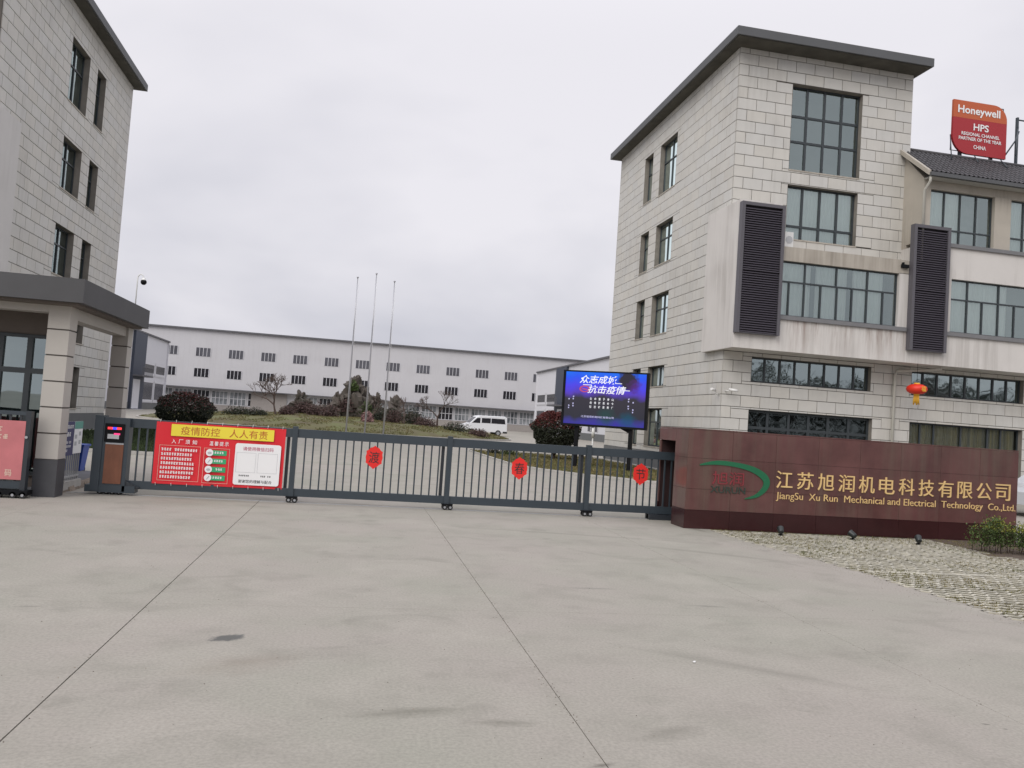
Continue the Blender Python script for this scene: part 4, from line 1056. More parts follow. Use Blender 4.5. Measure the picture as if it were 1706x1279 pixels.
pillar(-4.97, -4.64, 14.15, 14.50); pillar(-4.92, -4.62, 17.45, 17.78)
FG = Frame((0, 15.0, 0), (1, 0, 0), (0, -1, 0))
a = MB(); wall_holes(a, FG, -10.4, -5.12, 0, 3.085, [(-6.42, -5.16, .25, 2.64), (-9.6, -6.6, .25, 2.64)], .1); a.quad((-5.12, 15, 0), (-6.5, 17.7, 0), (-6.5, 17.7, 3.08), (-5.12, 15, 3.08)); a.quad((-10.4, 17.7, 0), (-6.5, 17.7, 0), (-6.5, 17.7, 3.08), (-10.4, 17.7, 3.08))
a.build('wall', 'canopy_soffit', gh)
window(FG, -6.42, -5.16, .25, 2.64, gh, cols=(.36, .72), rows=(.74,), low_cols=(.36, .72), n=-.06, room='room', seed=50, bar=.09, fw=.06, room_d=.12, name='glazed_front', glass='glass_low', curtain=None)
window(FG, -9.6, -6.6, .25, 2.64, gh, cols=(.25, .5, .75), rows=(.74,), low_cols=(.25, .5, .75), n=-.06, room='room_dark', seed=51, bar=.09, fw=.06, room_d=1.2, name='glazed_front')
# dome camera on a gooseneck above the canopy
t = thing('security_camera', 'black dome camera hanging from a thin white gooseneck pole above the guard house canopy', 'security camera', (-4.6, 17.6, 3.5))
a = MB(); a.tube([(-4.58, 17.6, 3.5), (-4.58, 17.6, 4.12)] + [(-4.58 + .06 - .06 * math.cos(k * math.pi / 8), 17.6, 4.12 + .09 * math.sin(k * math.pi / 8)) for k in range(1, 9)], .012, 8); a.build('gooseneck', 'white_plastic', t)
a = MB(); a.tube([(-4.46, 17.6, 4.14), (-4.46, 17.6, 4.06)], [.03, .055], 12); a.build('mount', 'white_plastic', t)
a = MB(); a.ball((-4.46, 17.6, 4.055), .06, 14, 10, sc=(1, 1, 1)); a.build('dome', 'black_metal', t)
# left hand gate leaf parked in front of the guard house
lg = thing('parked_gate', 'dark retracted gate section parked in front of the guard house at the left edge', 'gate', (-6, 13.95, 0))
a = MB(); a.box(-8.5, -4.99, 13.90, 13.96, 1.29, 1.35); a.box(-8.5, -4.99, 13.90, 13.96, .14, .26); a.build('rail', 'gate', lg)
a = MB(); a.box(-5.06, -4.985, 13.88, 14.0, .06, 1.36); a.build('post', 'gate_dark', lg)
k = 0
for i in range(22):
    a = MB(); a.box(-5.16 - i * .15, -5.13 - i * .15, 13.915, 13.945, .26, 1.29); a.build('picket', 'gate_dark', lg)
a = MB(); a.box(-5.4, -4.92, 13.80, 14.04, .05, .12); ca = a.build('caster', 'black_metal', lg)
for dx in (-5.32, -5.12, -4.98):
    w_ = MB(); w_.tube([(dx, 13.80, .05), (dx, 13.86, .05)], .05, 14); w_.build('wheel', 'rubber', ca)
    w_ = MB(); w_.tube([(dx, 13.795, .05), (dx, 13.799, .05)], .022, 10); w_.build('hub', 'steel', ca)
a = MB(); a.tube([(-5.02, 13.86, .95), (-5.02, 13.85, .95)], .022, 10); a.build('lock', 'steel', lg)
nb_ = thing('notice_board', 'sun bleached red notice board with pale print on the parked gate, left edge', 'notice board', (-5.9, 13.87, .28))
FN = Frame((-7.0, 13.885, .28), (1, 0, 0), (0, -1, 0))
a = MB(); a.fbox(FN, 0, 1.95, -.006, .008, 0, .92); a.build('board', 'pink', nb_)
marks('small_print', FN, .1, 1.85, .60, .84, .010, 2, 'pink_text', nb_, cw=.11, seed=61)
text('lettering', '码', FN, 1.71, 1.81, .05, .155, .010, 'pink_text', nb_, offset=.02)
marks('small_print', FN, 1.2, 1.70, .04, .19, .010, 1, 'pink_text', nb_, cw=.13, seed=62)
# railing with two notices beside the pillar
rl = thing('railing', 'short galvanised picket railing on a concrete kerb behind the front pillar', 'railing', (-4.8, 15.4, 0))
a = MB(); a.box(-4.86, -4.74, 14.55, 15.75, 0, .17); a.build('kerb_base', 'kerb', rl)
a = MB(); a.box(-4.815, -4.785, 14.60, 15.72, 1.10, 1.13); a.box(-4.815, -4.785, 14.60, 15.72, .22, .25); a.build('rail', 'steel', rl)
pk = MB(); pk.box(-.009, .009, -.009, .009, .17, 1.20); pkm = pk.mesh('picket', 'steel')
for i in range(12): inst('picket', pkm, rl, (-4.80, 14.62 + i * .098, 0))
FR = Frame((-4.76, 14.73, .62), (0, 1, 0), (1, 0, 0))
t = thing('notice_board', 'navy blue notice board hung on the railing beside the front pillar', 'notice board', (-4.75, 15.0, .6))
a = MB(); a.fbox(FR, .0, .45, 0, .012, 0, .58); a.build('board', 'blue_board', t)
# lettering on a plane facing +x reads from the far side to the near one seen from the camera
FRt = Frame(FR.p(0, 0, 0), FR.u, FR.n)
marks('small_print', FRt, .04, .42, .44, .54, .014, 1, 'white', t, cw=.06, seed=71); marks('small_print', FRt, .1, .36, .30, .42, .014, 1, 'white', t, cw=.1, seed=72); marks('small_print', FRt, .04, .42, .05, .26, .014, 3, 'white', t, cw=.05, seed=73, last=.4)
t = thing('notice_board', 'white notice board with a teal header hung next to the blue one', 'notice board', (-4.75, 15.4, .6))
a = MB(); a.fbox(FR, .46, .88, 0, .012, 0.02, .58); a.build('board', 'white', t)
a = MB(); a.fbox(FR, .46, .88, .0125, .014, .45, .58); a.build('header', 'teal', t)
for u_, z_ in ((.50, .28), (.70, .33), (.50, .16), (.71, .18)):
    a = MB(); a.fbox(FR, u_, u_ + .11, .0125, .014, z_, z_ + .07); a.build('print_block', 'grey_print', t)
# blue bin
t = thing('trash_bin', 'blue plastic wheeled bin standing behind the railing', 'bin', (-5.75, 18.6, 0))
a = MB(); a.hexa([(-5.90, 18.45, .06), (-5.60, 18.45, .06), (-5.60, 18.75, .06), (-5.90, 18.75, .06), (-5.95, 18.40, .58), (-5.55, 18.40, .58), (-5.55, 18.80, .58), (-5.95, 18.80, .58)]); a.build('body', 'blue_bin', t)
a = MB(); a.box(-5.97, -5.53, 18.37, 18.82, .58, .62); a.build('lid', 'blue_bin', t)
for dx in (-5.88, -5.62):
    a = MB(); a.tube([(dx - .02, 18.74, .07), (dx + .02, 18.74, .07)], .07, 12); a.build('wheel', 'rubber', t)
# kerbs and paving left of the gate
sd = setting(sheet('side_paving', [(-9.5, 14.5), (-4.95, 14.5), (-4.95, 18.35), (-5.2, 18.6), (-9.5, 18.6)], 0.06, 'asphalt'))
kr = MB(); kr.box(-9.5, -4.96, 14.48, 14.5, -.0, .06); kb = setting(kr.build('kerb', 'kerb_old'))
for i in range(14):
    y_ = 14.55 + i * .285; q = MB(); j = random.Random(i).uniform(-.012, .012)
    q.hexa([(-4.90 + j, y_, 0), (-4.72 + j, y_, 0), (-4.72 + j, y_ + .265, 0), (-4.90 + j, y_ + .265, 0), (-4.90 + j, y_ + .005, .085), (-4.745 + j, y_ + .005, .075), (-4.745 + j, y_ + .26, .08), (-4.90 + j, y_ + .26, .09)]); q.build('kerb_stone', 'kerb_old', kb)

# ================================================================== lawns and plants behind the gate
def kerb_line(name, pts, w=.12, h=.13):
    mb = MB()
    for (x0, y0), (x1, y1) in zip(pts, pts[1:]):
        d = Vector((x1 - x0, y1 - y0, 0)); L_ = d.length; d.normalize(); nn = Vector((-d.y, d.x, 0)) * w / 2
        p0, p1 = Vector((x0, y0, 0)), Vector((x1, y1, 0))
        mb.hexa([p0 - nn, p1 - nn, p1 + nn, p0 + nn, p0 - nn + Vector((0, 0, h)), p1 - nn + Vector((0, 0, h)), p1 + nn + Vector((0, 0, h)), p0 + nn + Vector((0, 0, h))])
    return setting(mb.build(name, 'kerb'))
def lawn_mesh(name, pts, z, m, nx=40, ny=40, amp=.05):
    mb = MB(); mb.poly([(x, y, z) for x, y in pts]); return setting(mb.build(name, m))
RL = [(6.15, 43), (6.25, 31.8), (6.8, 29.4), (8.0, 27.3), (9.87, 25.6), (12.9, 22.9), (12.9, 43)]
lawn_mesh('lawn', RL, .05, 'grass_lawn'); kerb_line('lawn_kerb', RL[:6], .10, .07); kerb_line('lawn_kerb', [(12.95, 22.9), (12.95, 43), (6.15, 43)], .10, .13)
LL = [(-11.6, 25.6), (-4.4, 25.6), (-4.4, 47), (-11.6, 47)]
lawn_mesh('lawn', LL, .06, 'grass_dark'); kerb_line('lawn_kerb', LL + [LL[0]], .10, .10)
def inside(x, y, P):
    c = False; j = len(P) - 1
    for i in range(len(P)):
        if (P[i][1] > y) != (P[j][1] > y) and x < (P[j][0] - P[i][0]) * (y - P[i][1]) / (P[j][1] - P[i][1]) + P[i][0]: c = not c
        j = i
    return c
def gen_in(P, z, x0, x1, y0, y1):
    def g_(r):
        x, y = r.uniform(x0, x1), y0 + (y1 - y0) * r.random() ** 1.3
        return (x, y, z) if inside(x, y, P) and noise.noise(Vector((x * 1.2, y * 1.2, 1))) > -.25 else None
    return g_
o = tufts('lawn_grass', gen_in(RL, .05, 6, 12.9, 22.9, 43), 16000, .03, .09, 'blade', .02, 8); o['label'] = 'straw and green winter grass on the lawn under the screen'; o['category'] = 'grass'
o = tufts('lawn_grass', gen_in(LL, .06, -11.6, -4.4, 25.6, 47), 16000, .05, .12, 'blade_dark', .025, 9); o['label'] = 'dark green grass on the lawn left of the drive'; o['category'] = 'grass'
# planted mound in the yard
mc, mr_, my = (-2.0, 76.5), 16.5, 14.0
def mound_h(x, y):
    q = ((x - mc[0]) / mr_) ** 2 + ((y - mc[1]) / my) ** 2
    return max(0, 1 - q) ** .75 * 1.2 + (.12 * noise.noise(Vector((x * .3, y * .3, 0))) if q < 1 else 0)
mb = MB(); R_, A_ = 14, 56
for i in range(R_ + 1):
    for k in range(A_):
        rr2 = i / R_; th = 2 * math.pi * k / A_
        x, y = mc[0] + mr_ * rr2 * math.cos(th), mc[1] + my * rr2 * math.sin(th); mb.v.append((x, y, .02 + mound_h(x, y) if i < R_ else .0))
for i in range(R_):
    for k in range(A_):
        q = (k + 1) % A_; mb.f.append((i * A_ + k, (i + 1) * A_ + k, (i + 1) * A_ + q, i * A_ + q)); mb.m.append(0); mb.sm.append(True)
setting(mb.build('garden_mound', 'grass_mound'))
def gen_mound(r):
    a_ = r.uniform(math.pi * .95, math.pi * 2.05); q = r.random() ** .5; x, y = mc[0] + mr_ * q * math.cos(a_), mc[1] + my * q * math.sin(a_)
    return (x, y, mound_h(x, y)) if noise.noise(Vector((x * .5, y * .5, 4))) > -.15 else None
o = tufts('mound_grass', gen_mound, 16000, .04, .11, 'blade', .035, 14); o['label'] = 'patchy yellow green grass covering the garden mound'; o['category'] = 'grass'
kerb_line('mound_kerb', [(mc[0] + (mr_ + .1) * math.cos(2 * math.pi * k / 48), mc[1] + (my + .1) * math.sin(2 * math.pi * k / 48)) for k in range(49)], .15, .12)

def round_shrub(x, y, zc_, rx, rz, lab, top_red, seed, nleaf=15000, z0=0.0, size=.05, mats=('leaf_dark', 'leaf_red')):
    t = thing('shrub', lab, 'shrub', (x, y, z0)); r = random.Random(seed)
    a = MB()
    a.tube([(x, y, z0), (x, y, zc_ - rz * .6)], [.09, .07], 8)
    for k in range(7):
        an = k * .9; a.tube([(x, y, z0 + .15), (x + rx * .3 * math.cos(an), y + rx * .3 * math.sin(an), zc_ - rz * .3), (x + rx * .6 * math.cos(an), y + rx * .6 * math.sin(an), zc_ + rz * .2)], [.05, .035, .015], 6)
    a.build('trunk', 'bark', t)
    def gg(r):
        d = Vector((r.gauss(0, 1), r.gauss(0, 1), r.gauss(0, 1))).normalized()
        k = r.random(); rad = 1 - .28 * k * k
        lump = 1 + .16 * noise.noise(d * 2.6 + Vector((seed, 0, 0))) + .08 * noise.noise(d * 7 + Vector((0, seed, 0)))
        sq = 1.0 if d.z > 0 else .92
        p = Vector((x + d.x * rx * rad * lump * sq, y + d.y * rx * rad * lump * sq, zc_ + d.z * rz * rad * lump))
        red = d.z > .15 and r.random() < top_red * (.25 + d.z)
        return p, (1 if red else 0)
    lv = MB(); leaves(lv, gg, nleaf, size, r); lv.build('crown', list(mats), t)
    return t
round_shrub(-8.62, 44, 1.16, 1.42, .92, 'large round dark clipped shrub with brown red tips on the left lawn', .45, 3)
round_shrub(9.55, 38, 1.42, 1.22, .95, 'round dark shrub with bright red top half hidden by the screen', 1.0, 4)

def bare_tree(x, y, z, h, lab, seed, spread=.7, lean=0.0, cat='tree', m='bark', depth=5):
    t = thing('bare_tree', lab, cat, (x, y, z)); r = random.Random(seed); tr = MB(); tw = MB()
    def grow(p, d, L_, rad, lev):
        q = p + d * L_; mid = (p + q) / 2 + Vector((r.uniform(-1, 1), r.uniform(-1, 1), 0)) * L_ * .06
        (tr if lev < 3 else tw).tube([p, mid, q], [rad, rad * .85, rad * .7], 6 if lev < 2 else 4, cap=False)
        if lev >= depth: return
        for _ in range(r.choice((2, 3)) if lev < depth - 1 else 3):
            ax = Vector((r.gauss(0, 1), r.gauss(0, 1), r.gauss(0, .6))).normalized(); nd = (d + ax * spread * r.uniform(.6, 1.1) + Vector((lean * (lev < 2), 0, .18))).normalized()
            grow(q, nd, L_ * r.uniform(.66, .92), rad * .70, lev + 1)
    grow(Vector((x, y, z)), Vector((lean * .6, 0, 1)).normalized(), h * .22, h * .022, 0)
    tr.build('trunk', m, t); tw.build('crown', m, t)
    return t
bare_tree(-6.7, 72, mound_h(-7, 72) - .1, 4.6, 'bare tree with long crooked limbs left of the rockery', 12, .95, -.40, depth=6)
bare_tree(7.2, 72, mound_h(7.2, 72) - .1, 4.4, 'bare tree with a rounded crown of fine twigs near the white van', 5, .85, 0.0, depth=7)
bare_tree(1.5, 70, mound_h(1.5, 70) - .1, 3.2, 'small bare tree right of the tall rockery peak', 8, .7, .1)
bare_tree(4.2, 70.5, mound_h(4.2, 70.5) - .1, 3.4, 'small bare tree between the third flagpole and the twiggy round tree', 9, .75, -.1)

# rockery
rk = thing('rockery', 'tall craggy garden rockery of grey brown boulders behind the flagpoles', 'rockery', (0, 76, .9)); r = random.Random(17)
ROCKS = [(-.25, 76, 3.9, .75, (1, .9, 1.5)), (-.95, 76, 2.7, .95, (1, .9, 1.35)), (.45, 76, 2.9, .85, (1, 1, 1.5)), (-1.5, 75.6, 1.9, .9, (1, .9, 1.2)), (1.1, 75.6, 1.9, .9, (1.1, .9, 1.3)), (0, 75.3, 1.9, 1.0, (1.2, .8, 1.3)),
         (-.15, 76.2, 4.6, .45, (1, .9, 1.2)), (-1.75, 76, 2.9, .4, (.8, .8, 1.6)), (-4.6, 75, 1.9, .75, (1.2, .9, 1.1)), (-5.0, 75.4, 2.6, .55, (1, .8, 1.2)), (-4.0, 75, 1.5, .7, (1.2, 1, 1)), (-5.9, 75, 1.4, .6, (1.2, 1, 1)),
         (2.3, 75.8, 1.6, .8, (1.3, 1, 1)), (3.5, 76, 2.6, .65, (1, .8, 1.35)), (3.6, 75.8, 1.6, .9, (1.3, 1, 1)), (5.0, 75.6, 1.4, .7, (1.3, 1, .9)), (-2.8, 75.4, 1.5, .8, (1.4, 1, .9)), (1.9, 75.9, 3.0, .45, (.9, .8, 1.4))]
for i, (x, y, z, rad, sc) in enumerate(ROCKS):
    a = MB(); a.ball((x, y, z * .97), rad * .82, 18, 14, sc=sc, jit=.95, seed=i * 1.3 + 1); o = a.build('boulder', 'rock', rk)
    for p in o.data.polygons: p.use_smooth = False
# shrubs around it
def low_bush(x, y, z, rx, rz, lab, m, seed, n=850, size=.075):
    t = thing('shrub', lab, 'shrub', (x, y, z)); r = random.Random(seed); a = MB()
    for k in range(16): an = k * 1.05; q_ = r.uniform(.3, .95); a.tube([(x + rx * q_ * .3 * math.cos(an), y, z), (x + rx * q_ * math.cos(an), y + rx * .4 * math.sin(an), z + rz * r.uniform(.9, 1.7))], [.03, .008], 4)
    a.build('stems', 'bark', t)
    def gg(r):
        d = Vector((r.gauss(0, 1), r.gauss(0, 1), abs(r.gauss(0, 1)))).normalized(); k = r.random() ** .5
        lump = 1 + .35 * noise.noise(d * 2.2 + Vector((seed, 0, 0)))
        return Vector((x + d.x * rx * k * lump, y + d.y * rx * k * lump * .7, z + d.z * rz * 1.5 * k * lump)), 0
    lv = MB(); leaves(lv, gg, n, size, r); lv.build('foliage', m, t)
BUSH = [(-9.6, 70, 1.3, .50, 'low dark green clipped bush left of the long limbed bare tree', 'leaf_dark'), (-8.0, 69, 1.1, .42, 'low dark bush at the foot of the long limbed bare tree', 'leaf_dark'),
        (-5.6, 71, .9, .55, 'brown bush between the left bare tree and the small boulders', 'leaf_brown'), (-3.4, 72, 1.1, .75, 'purple brown twiggy bush between the small boulders and the tall rockery', 'leaf_brown'),
        (-2.2, 72.6, .9, .75, 'purple brown twiggy bush hugging the left foot of the tall rockery', 'leaf_brown'), (1.0, 69, .55, .62, 'pinkish blossoming bush in front of the tall rockery', 'blossom'),
        (2.2, 72.5, 1.0, .9, 'dark green bush right of the tall rockery', 'leaf_dark'), (3.3, 71.5, 1.0, .8, 'purple brown bush behind the third flagpole', 'leaf_brown'),
        (5.0, 72.5, 1.2, 1.0, 'dense dark bush right of the lone pointed boulder', 'leaf_dark'), (6.0, 71.5, 1.2, .55, 'low brown bush at the foot of the round twiggy tree', 'leaf_brown'),
        (8.7, 70.5, 1.5, .55, 'wide dark brown bush in front of the white van bonnet', 'leaf_dark'), (10.6, 69.5, 1.1, .42, 'low green brown bush below the white van door', 'leaf_brown'),
        (-13.0, 71, .8, .45, 'small pale bush by the left edge of the mound', 'blossom')]
for i, (x, y, rx, rz, lab, m_) in enumerate(BUSH): low_bush(x, y, mound_h(x, y), rx, rz, lab, m_, 40 + i)
for (x, y, z, rx, rz, lab, m_, k) in ((-.9, 75.0, 1.6, .9, .9, 'brown creeper thicket clinging to the left side of the tall rockery', 'leaf_brown', 91), (.9, 74.9, 1.5, .8, .8, 'olive green creeper clinging to the right side of the tall rockery', 'leaf_green', 92),
        (-.3, 75.2, 3.6, .45, .6, 'small green plant growing near the peak of the tall rockery', 'leaf_green', 93), (-4.6, 74.2, 1.4, .9, .6, 'brown thicket draped over the smaller boulders on the left', 'leaf_brown', 94), (3.4, 75.0, 1.3, 1.0, .6, 'dark thicket at the foot of the lone pointed boulder', 'leaf_dark', 95)):
    low_bush(x, y, z, rx, rz, lab, m_, k, 900, .08)
low_bush(7.6, 39.5, .05, .5, .34, 'small spiky dark green plant on the lawn left of the red topped shrub', 'leaf_green', 77, 900, .035)
low_bush(7.0, 40.2, .05, .45, .2, 'low dark plant on the lawn beside the spiky one', 'leaf_dark', 78, 700, .035)

# flagpoles
for (x, zt, lab) in ((-.60, 11.95, 'left one of the three bare silver flagpoles'), (.78, 12.37, 'middle and tallest of the three bare silver flagpoles'), (2.18, 11.91, 'right one of the three bare silver flagpoles')):
    t = thing('flagpole', lab, 'flagpole', (x, 62.0, 0), group='flagpoles in front of the garden mound')
    a = MB(); a.tube([(x, 62, .1), (x, 62, 4), (x, 62, 8), (x, 62, zt - .15)], [.065, .055, .045, .032], 10); a.build('pole', 'pole', t)
    a = MB(); a.ball((x, 62, zt - .08), .08, 10, 8); a.build('finial', 'pole', t)
    a = MB(); a.tube([(x, 62, 0), (x, 62, .1)], .2, 14); a.build('base', 'kerb', t)
    a = MB(); a.tube([(x + .1, 61.98, 1.2), (x + .09, 61.98, zt - .2)], .008, 4); a.build('halyard', 'white_plastic', t)

# ================================================================== LED screen
sdir = math.atan2(-.53146, .84731)       # right-hand end is nearer the camera
S0 = Vector((8.37, 32.44, 0))
sc = thing('led_screen', 'large lit blue and purple outdoor screen on two black posts behind the gate', 'screen', tuple(S0), sdir)
FL = Frame((0, 0, 0), (1, 0, 0), (0, -1, 0)); SWd, Z0, Z1 = 3.57, 1.73, 4.02
a = MB(); a.fbox(FL, 0, SWd, -.22, 0.0, Z0, Z1)
for (u0, u1, z0, z1) in ((0, .10, Z0, Z1), (SWd - .10, SWd, Z0, Z1), (.10, SWd - .10, Z1 - .06, Z1), (.10, SWd - .10, Z0, Z0 + .09)): a.fbox(FL, u0, u1, 0.0, .05, z0, z1)
a.build('cabinet', 'black_metal', sc, True)
def led():
    m = bpy.data.materials.new('led_picture'); m.use_nodes = True; t = m.node_tree; l = t.links.new; b = t.nodes['Principled BSDF']
    b.inputs['Base Color'].default_value = (.004, .004, .004, 1); b.inputs['Roughness'].default_value = .8; b.inputs['Specular IOR Level'].default_value = .1
    tcn = N(t, 'ShaderNodeTexCoord'); sp = N(t, 'ShaderNodeSeparateXYZ'); l(tcn.outputs['Object'], sp.inputs[0])
    zr = N(t, 'ShaderNodeMapRange', ins={1: Z0, 2: Z1}); l(sp.outputs[2], zr.inputs[0])
    n1 = N(t, 'ShaderNodeTexNoise', ins={'Scale': 1.1, 'Detail': 4.0}); l(tcn.outputs['Object'], n1.inputs['Vector'])
    mm = N(t, 'ShaderNodeMath', operation='MULTIPLY_ADD', ins={1: .34, 2: -.17}); l(n1.outputs[0], mm.inputs[0])
    ad = N(t, 'ShaderNodeMath', operation='ADD'); l(zr.outputs[0], ad.inputs[0]); l(mm.outputs[0], ad.inputs[1])
    rp = N(t, 'ShaderNodeValToRGB'); l(ad.outputs[0], rp.inputs[0]); e = rp.color_ramp.elements
    e[0].position = .0; e[0].color = (.05, .04, .38, 1); e[1].position = 1.0; e[1].color = (.02, .19, .95, 1)
    for p_, c_ in ((.10, (.055, .05, .30)), (.20, (.04, .04, .055)), (.50, (.05, .045, .06)), (.60, (.11, .06, .50)), (.72, (.09, .07, .85)), (.85, (.035, .11, .95))):
        q = e.new(p_); q.color = (*c_, 1)
    # dark figure shape upper right and green glow lower right
    def spot(cx, cz, r, soft):
        v = N(t, 'ShaderNodeVectorMath', operation='DISTANCE'); v.inputs[1].default_value = (cx, 0, cz)
        mp = N(t, 'ShaderNodeMapping'); mp.inputs['Scale'].default_value = (1, 0, 1); l(tcn.outputs['Object'], mp.inputs[0]); l(mp.outputs[0], v.inputs[0])
        n2 = N(t, 'ShaderNodeTexNoise', ins={'Scale': 4.0, 'Detail': 3.0}); l(tcn.outputs['Object'], n2.inputs['Vector'])
        m2 = N(t, 'ShaderNodeMath', operation='MULTIPLY_ADD', ins={1: .5}); l(n2.outputs[0], m2.inputs[0]); l(v.outputs['Value'], m2.inputs[2])
        mr = N(t, 'ShaderNodeMapRange', ins={1: r + .25, 2: r + .25 + soft, 3: 1, 4: 0}); l(m2.outputs[0], mr.inputs[0]); return mr.outputs[0]
    cur = rp.outputs[0]
    for (cx, cz, r, s_, col, k_) in ((2.72, 3.68, .30, .16, (.04, .035, .05), 1), (3.0, 3.45, .12, .2, (.10, .03, .20), .8), (1.9, 2.15, .18, .3, (.02, .09, .08), .5), (2.75, 2.05, .15, .3, (.01, .10, .17), .6)):
        f = spot(cx, cz, r, s_); mu = N(t, 'ShaderNodeMath', operation='MULTIPLY', ins={1: k_}); l(f, mu.inputs[0])
        mx = N(t, 'ShaderNodeMix', data_type='RGBA'); l(mu.outputs[0], mx.inputs[0]); l(cur, mx.inputs[6]); mx.inputs[7].default_value = (*col, 1); cur = mx.outputs[2]
    l(cur, b.inputs['Emission Color']); b.inputs['Emission Strength'].default_value = 0.80
    return m
a = MB(); a.quad(FL.p(.10, .012, Z0 + .09), FL.p(SWd - .10, .012, Z0 + .09), FL.p(SWd - .10, .012, Z1 - .06), FL.p(.10, .012, Z1 - .06)); a.build('display', led(), sc, True)
Mw, Mw2, Mr = emis('led_white', (.95, .95, 1.0), .85), emis('led_pale', (.62, .60, .95), .8), emis('led_magenta', (.55, .06, .22), .7)
text('lettering', '众志成城', FL, .70, 2.28, 3.50, 3.84, .02, Mw, sc, shear=.25, offset=.012, local=True)
text('lettering', '抗击疫情', FL, 1.06, 2.66, 3.10, 3.44, .02, Mw, sc, shear=.25, offset=.012, local=True)
a = MB()
for (u0, u1, z_) in ((.85, 1.22, 3.44), (2.20, 2.48, 3.545), (2.55, 2.82, 3.27)): a.quad(FL.p(u0, .02, z_ - .012), FL.p(u1, .02, z_ - .012), FL.p(u1, .02, z_ + .014), FL.p(u0, .02, z_ + .014))
a.build('underline', Mw, sc, True)
a = MB()
for k in range(24):
    t0, t1 = 2 * math.pi * k / 24, 2 * math.pi * (k + 1) / 24
    a.quad(*[FL.p(.93 + rr3 * math.cos(tt), .016, 3.27 + rr3 * .62 * math.sin(tt)) for rr3, tt in ((.15, t0), (.23, t0), (.23, t1), (.15, t1))])
a.quad(FL.p(.82, .017, 3.25), FL.p(1.05, .017, 3.22), FL.p(1.05, .017, 3.27), FL.p(.82, .017, 3.30)); a.build('ring_mark', Mr, sc, True)
for i, ln in enumerate(('生命重于泰山', '疫情就是命令', '防控就是责任')):
    for j, ch in enumerate(ln):
        u_ = 1.18 + j * .182; z_ = 2.93 - i * .165; text('lettering', ch, FL, u_, u_ + .085, z_ - .10, z_, .02, Mw, sc, offset=.012, local=True)
text('lettering', '江苏旭润机电科技有限公司', FL, .84, 2.22, 2.10, 2.185, .02, Mw2, sc, offset=.008, local=True)
for (u_, z0, z1, k) in ((.26, 2.42, 3.05, 7), (.44, 2.50, 2.98, 5), (2.76, 2.50, 2.98, 5), (2.95, 2.36, 3.05, 7)):
    marks('small_print', FL, u_, u_ + .085, z0, z1, .02, k, Mw2, sc, cw=.078, seed=k, local=True)
for u_ in (.66, 2.92):
    a = MB(); a.fbox(FL, u_ - .075, u_ + .075, -.20, -.05, .02, Z0); a.build('post', 'black_metal', sc, True)
    a = MB(); a.fbox(FL, u_ - .17, u_ + .17, -.30, .05, 0.0, .06); a.build('base_plate', 'black_metal', sc, True)
a = MB(); a.prism([FL.p(2.50, -.20, Z0), FL.p(2.92, -.20, Z0 - .20), FL.p(2.92, -.20, Z0)], (0, -.12, 0)); a.build('gusset', 'black_metal', sc, True)
t = thing('lawn_lamp', 'short white lamp post standing on the lawn behind the screen posts', 'lamp', (10.85, 36, 0))
a = MB(); a.tube([(10.85, 36, 0), (10.85, 36, 1.25)], .035, 8); a.build('post', 'white_plastic', t)
a = MB(); a.tube([(10.85, 36, 1.25), (10.85, 36, 1.68)], .075, 10); a.build('lamp_head', 'white_plastic', t)

# ================================================================== factory buildings
fb = thing('factory_building', 'long pale grey factory hall with two rows of windows closing the yard', 'building', (3, 150, 0))
FF = Frame((0, 150, 0), (1, 0, 0), (0, -1, 0)); X0f, X1f, HT = -52, 62, 14.25
a = MB(); a.box(X0f, X1f, 150, 175, 4.0, HT); a.box(X0f, X1f, 150.4, 175, 0, 4.0); wf = a.build('wall', 'factory', fb)
# sheet metal ribs: shallow standing seams
sm = MB(); sm.fbox(Frame((0, 0, 0), (1, 0, 0), (0, -1, 0)), -.03, .03, 0, .03, 4.3, HT); sme = sm.mesh('seam', 'factory')
rest = MB()
x = X0f + .9
while x < X1f: rest.fbox(FF, x - .02, x + .02, 0, .012, 4.3, HT); x += .9
stuff(rest.build('wall_seam', 'factory', wf))
a = MB(); a.box(X0f - .3, X1f + .3, 149.5, 175.3, HT, HT + .28); a.build('roof_edge', 'factory_trim', fb)
a = MB(); a.box(X0f, X1f, 148.9, 150.0, 3.95, 4.12); a.build('canopy', 'factory_trim', fb)
def fwin(F, u, z, w, h, parent, gm, cols=4, bw_=.08):
    a = MB(); a.fbox(F, u, u + w, 0, .04, z, z + h, 1)
    for k in range(cols + 1): uu = u + w * k / cols; a.fbox(F, uu - bw_ / 2, uu + bw_ / 2, .04, .09, z, z + h)
    if bw_ > .2:
        for zz in (z, z + h): a.fbox(F, u - bw_ / 2, u + w + bw_ / 2, .04, .10, zz - bw_ / 2, zz + bw_ / 2)
    wo = a.build('window', ['factory_white', gm], parent); return wo
gm0 = ('fglass', 'fglass', 'fglass', 'fglass_dark')
for i in range(-3, 15):
    u = -28.4 + 5.55 * i
    if not (X0f < u < X1f - 4): continue
    fwin(FF, u, 9.62, 2.5, 1.5, fb, 'fglass'); fwin(FF, u - .05, 5.98, 2.5, 1.48, fb, 'fglass_dark')
F4 = Frame((0, 150.4, 0), (1, 0, 0), (0, -1, 0)); r = random.Random(3)
u = -50.0
